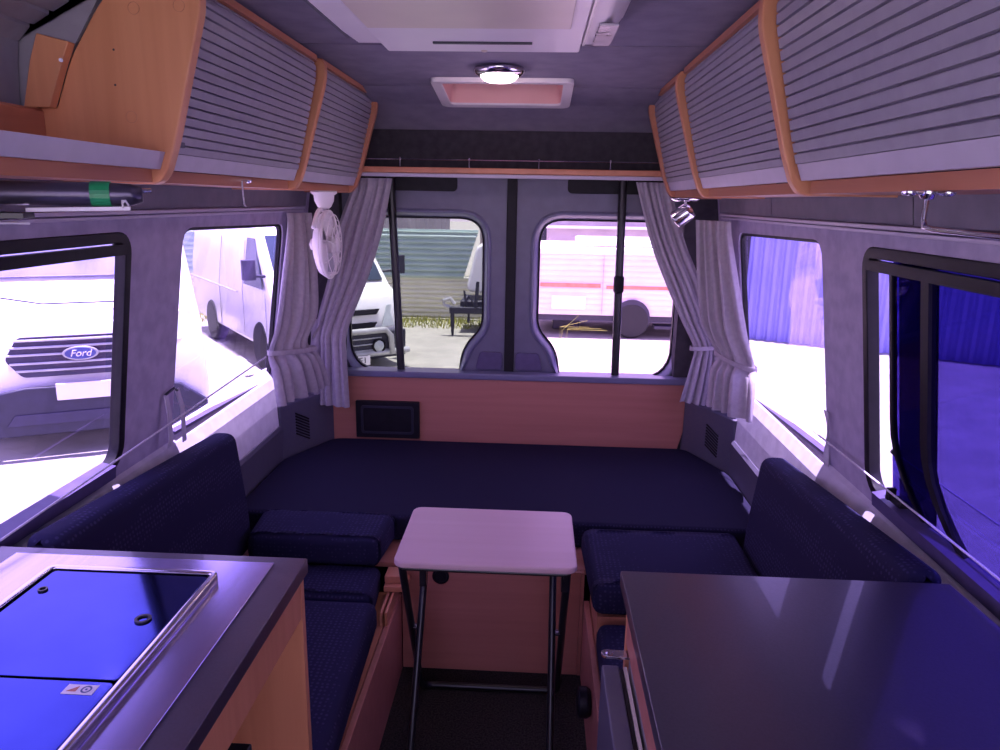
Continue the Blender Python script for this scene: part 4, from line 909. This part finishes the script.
# trailer hitch
v = thing('trailer_drawbar', 'dark steel trailer drawbar with jockey stand in front of the fence', 'trailer', (-1.1, 12.3, G))
m = MB(); m.box((-.90, 12.3, -.30), (1.1, .12, .11)); m.build('drawbar', VDARK, v, bevel=.01)
MB().tube([(-1.42, 12.3, -.27), (-1.54, 12.3, -.22), (-1.56, 12.3, -.14), (-1.44, 12.3, -.10), (-1.36, 12.3, -.20)], .035, 8).build('coupling', VSILV, v)
MB().tube([(-1.40, 12.3, -.25), (-1.40, 12.3, -.55), (-1.40, 12.3, -.74)], .03, 8, radii=[.035, .035, .02]).build('jockey_stand', VDARK, v)
MB().tube([(-1.12, 12.3, -.34), (-1.12, 12.32, -.45)], .02, 8).lathe((-1.12, 12.3, -.47), (1, 0, 0), [(.05, -.02), (.05, .02)], 12).build('hook', VDARK, v)
MB().tube([(-1.22, 12.3, -.26), (-1.12, 12.3, -.05), (-.98, 12.3, -.26)], .022, 8).tube([(-1.0, 12.25, -.26), (-.96, 12.25, .20)], .03, 8).tube([(-.86, 12.25, -.26), (-.86, 12.25, .35)], .03, 8).tube([(-1.15, 12.3, -.26), (-1.2, 12.3, .04)], .018, 8).build('upright_frame', VDARK, v)
lp = smooth_poly([(-1.22, -.02), (-.45, -.12), (-.45, .85), (-1.02, .80)], .12, 5)
MB().prism([(x, 12.75, z) for x, z in lp], [(x, 13.4, z) for x, z in lp]).build('box_body', VWHITE, v, bevel=.06)
MB().bb(-1.3, -.35, 12.6, 13.5, -.30, -.18).build('chassis', VDARK, v, bevel=.02)
# caravan
v = thing('caravan', 'low white ribbed caravan with a red stripe outside the right rear door window', 'caravan', (1.7, 12.5, G))
s = MB(); z0, z1 = -.36, .70; n = 11*4; L = []
for j in range(n+1):
    z = z0 + (z1-z0)*j/n; d = .018*abs(math.sin(math.pi*j/4)); L.append([(.02, 12.5-d, z), (3.3, 12.5-d, z)])
for a, b in zip(L, L[1:]): s.bm.faces.new([s.bm.verts.new(p) for p in (a[0], a[1], b[1], b[0])])
bmesh.ops.remove_doubles(s.bm, verts=s.bm.verts, dist=1e-5)
cs = s.build('ribbed_side', CARAVW, v, solid=.01)
MB().bb(.03, 3.28, 12.53, 14.4, -.35, .70).build('body', CARAVW, v, bevel=.05)
MB().bb(-.04, 3.34, 12.40, 14.5, .68, .80).build('roof_edge', VWHITE, v, bevel=.04)
MB().bb(.75, 2.6, 12.7, 14.2, .80, .92).build('roof_pop_top', VWHITE, v, bevel=.05)
MB().bb(.10, 1.14, 12.465, 12.495, .12, .19).build('red_stripe', RED, v); MB().bb(1.24, 3.2, 12.465, 12.495, .10, .16).build('red_stripe', RED, v)
m = MB(); m.bb(1.17, 1.185, 12.46, 12.49, -.34, .66); m.build('door_seam', VSILV, v)
MB().bb(.30, .90, 12.46, 12.49, -.27, -.02).build('locker_hatch', VWHITE, v, bevel=.01)
MB().bb(.02, 3.2, 12.54, 14.3, -.47, -.37).build('chassis', VDARK, v)
MB().lathe((1.70, 12.46, -.38), (0, -1, 0), [(.31, 0), (.31, .02), (.001, .02)], 28).build('wheel_arch', VDARK, v)
for y in (12.55, 14.1):
    wh = MB().lathe((1.70, y-.03, -.44), (0, 1, 0), [(.14, -.09), (.28, -.09), (.31, -.05), (.31, .05), (.28, .09), (.14, .09)], 26).build('wheel', TYRE, v, bevel=.01)
    MB().lathe((1.70, y-.03, -.44), (0, 1, 0), [(.001, -.07), (.15, -.07), (.15, .07), (.001, .07)], 20).build('hubcap', VSILV, wh)
MB().bb(.35, .85, 13.1, 13.7, -.73, -.47).build('water_tank', VDARK, v, bevel=.03)
m = MB(); m.box((2.45, 12.6, -.55), (.7, .3, .05)); m.build('step', VDARK, v)
# pinkish yard buildings behind caravan
t = thing('yard_building', 'pale building with dark window band behind the caravan roof', 'building', (2, 17, G))
MB().bb(.3, 7.5, 18, 20.5, G, 3.0).build('wall', SHEDM, t, bevel=.02)
MB().bb(.3, 3.6, 17.92, 17.99, 1.15, 1.62).build('window_band', AUTOG, t); MB().bb(.25, 3.7, 17.85, 17.99, .92, .99).build('ledge', VWHITE, t)
MB().bb(.3, 2.2, 17.93, 17.99, 1.72, 2.1).build('sign_board', ROOFR, t)
# dry weed stalks near caravan
m = MB(); rnd = random.Random(8)
for k in range(5):
    x = .35 + rnd.random()*.5; b = Vector((x, 11.9+rnd.random()*.3, G))
    m.tube([b, b + Vector((rnd.uniform(-.05, .25), 0, .22)), b + Vector((rnd.uniform(0, .7), 0, rnd.uniform(.2, .5)))], .002, 4)
tag(m.build('dry_weeds', GRASSM), 'wispy dry weeds standing in front of the caravan', 'plant', kind='stuff')
# blue sheet wall on the right
t = thing('blue_wall', 'long blue painted sheet wall seen through the right side windows', 'wall', (5, 11, G))
s = MB(); A0 = Vector((3.55, 12.9, 0)); A1 = Vector((12.0, 8.2, 0)); n = 220; prev = None; dirn = (A1-A0).normalized(); nn = Vector((dirn.y, -dirn.x, 0))
for i in range(n+1):
    p = A0 + (A1-A0)*i/n + nn*(-.05 if i % 4 in (0, 1) else 0)
    a, b = s.bm.verts.new((p.x, p.y, G)), s.bm.verts.new((p.x, p.y, 3.2))
    if prev: s.bm.faces.new([prev[0], a, b, prev[1]])
    prev = (a, b)
s.build('sheet', BLUEW, t, solid=.02)
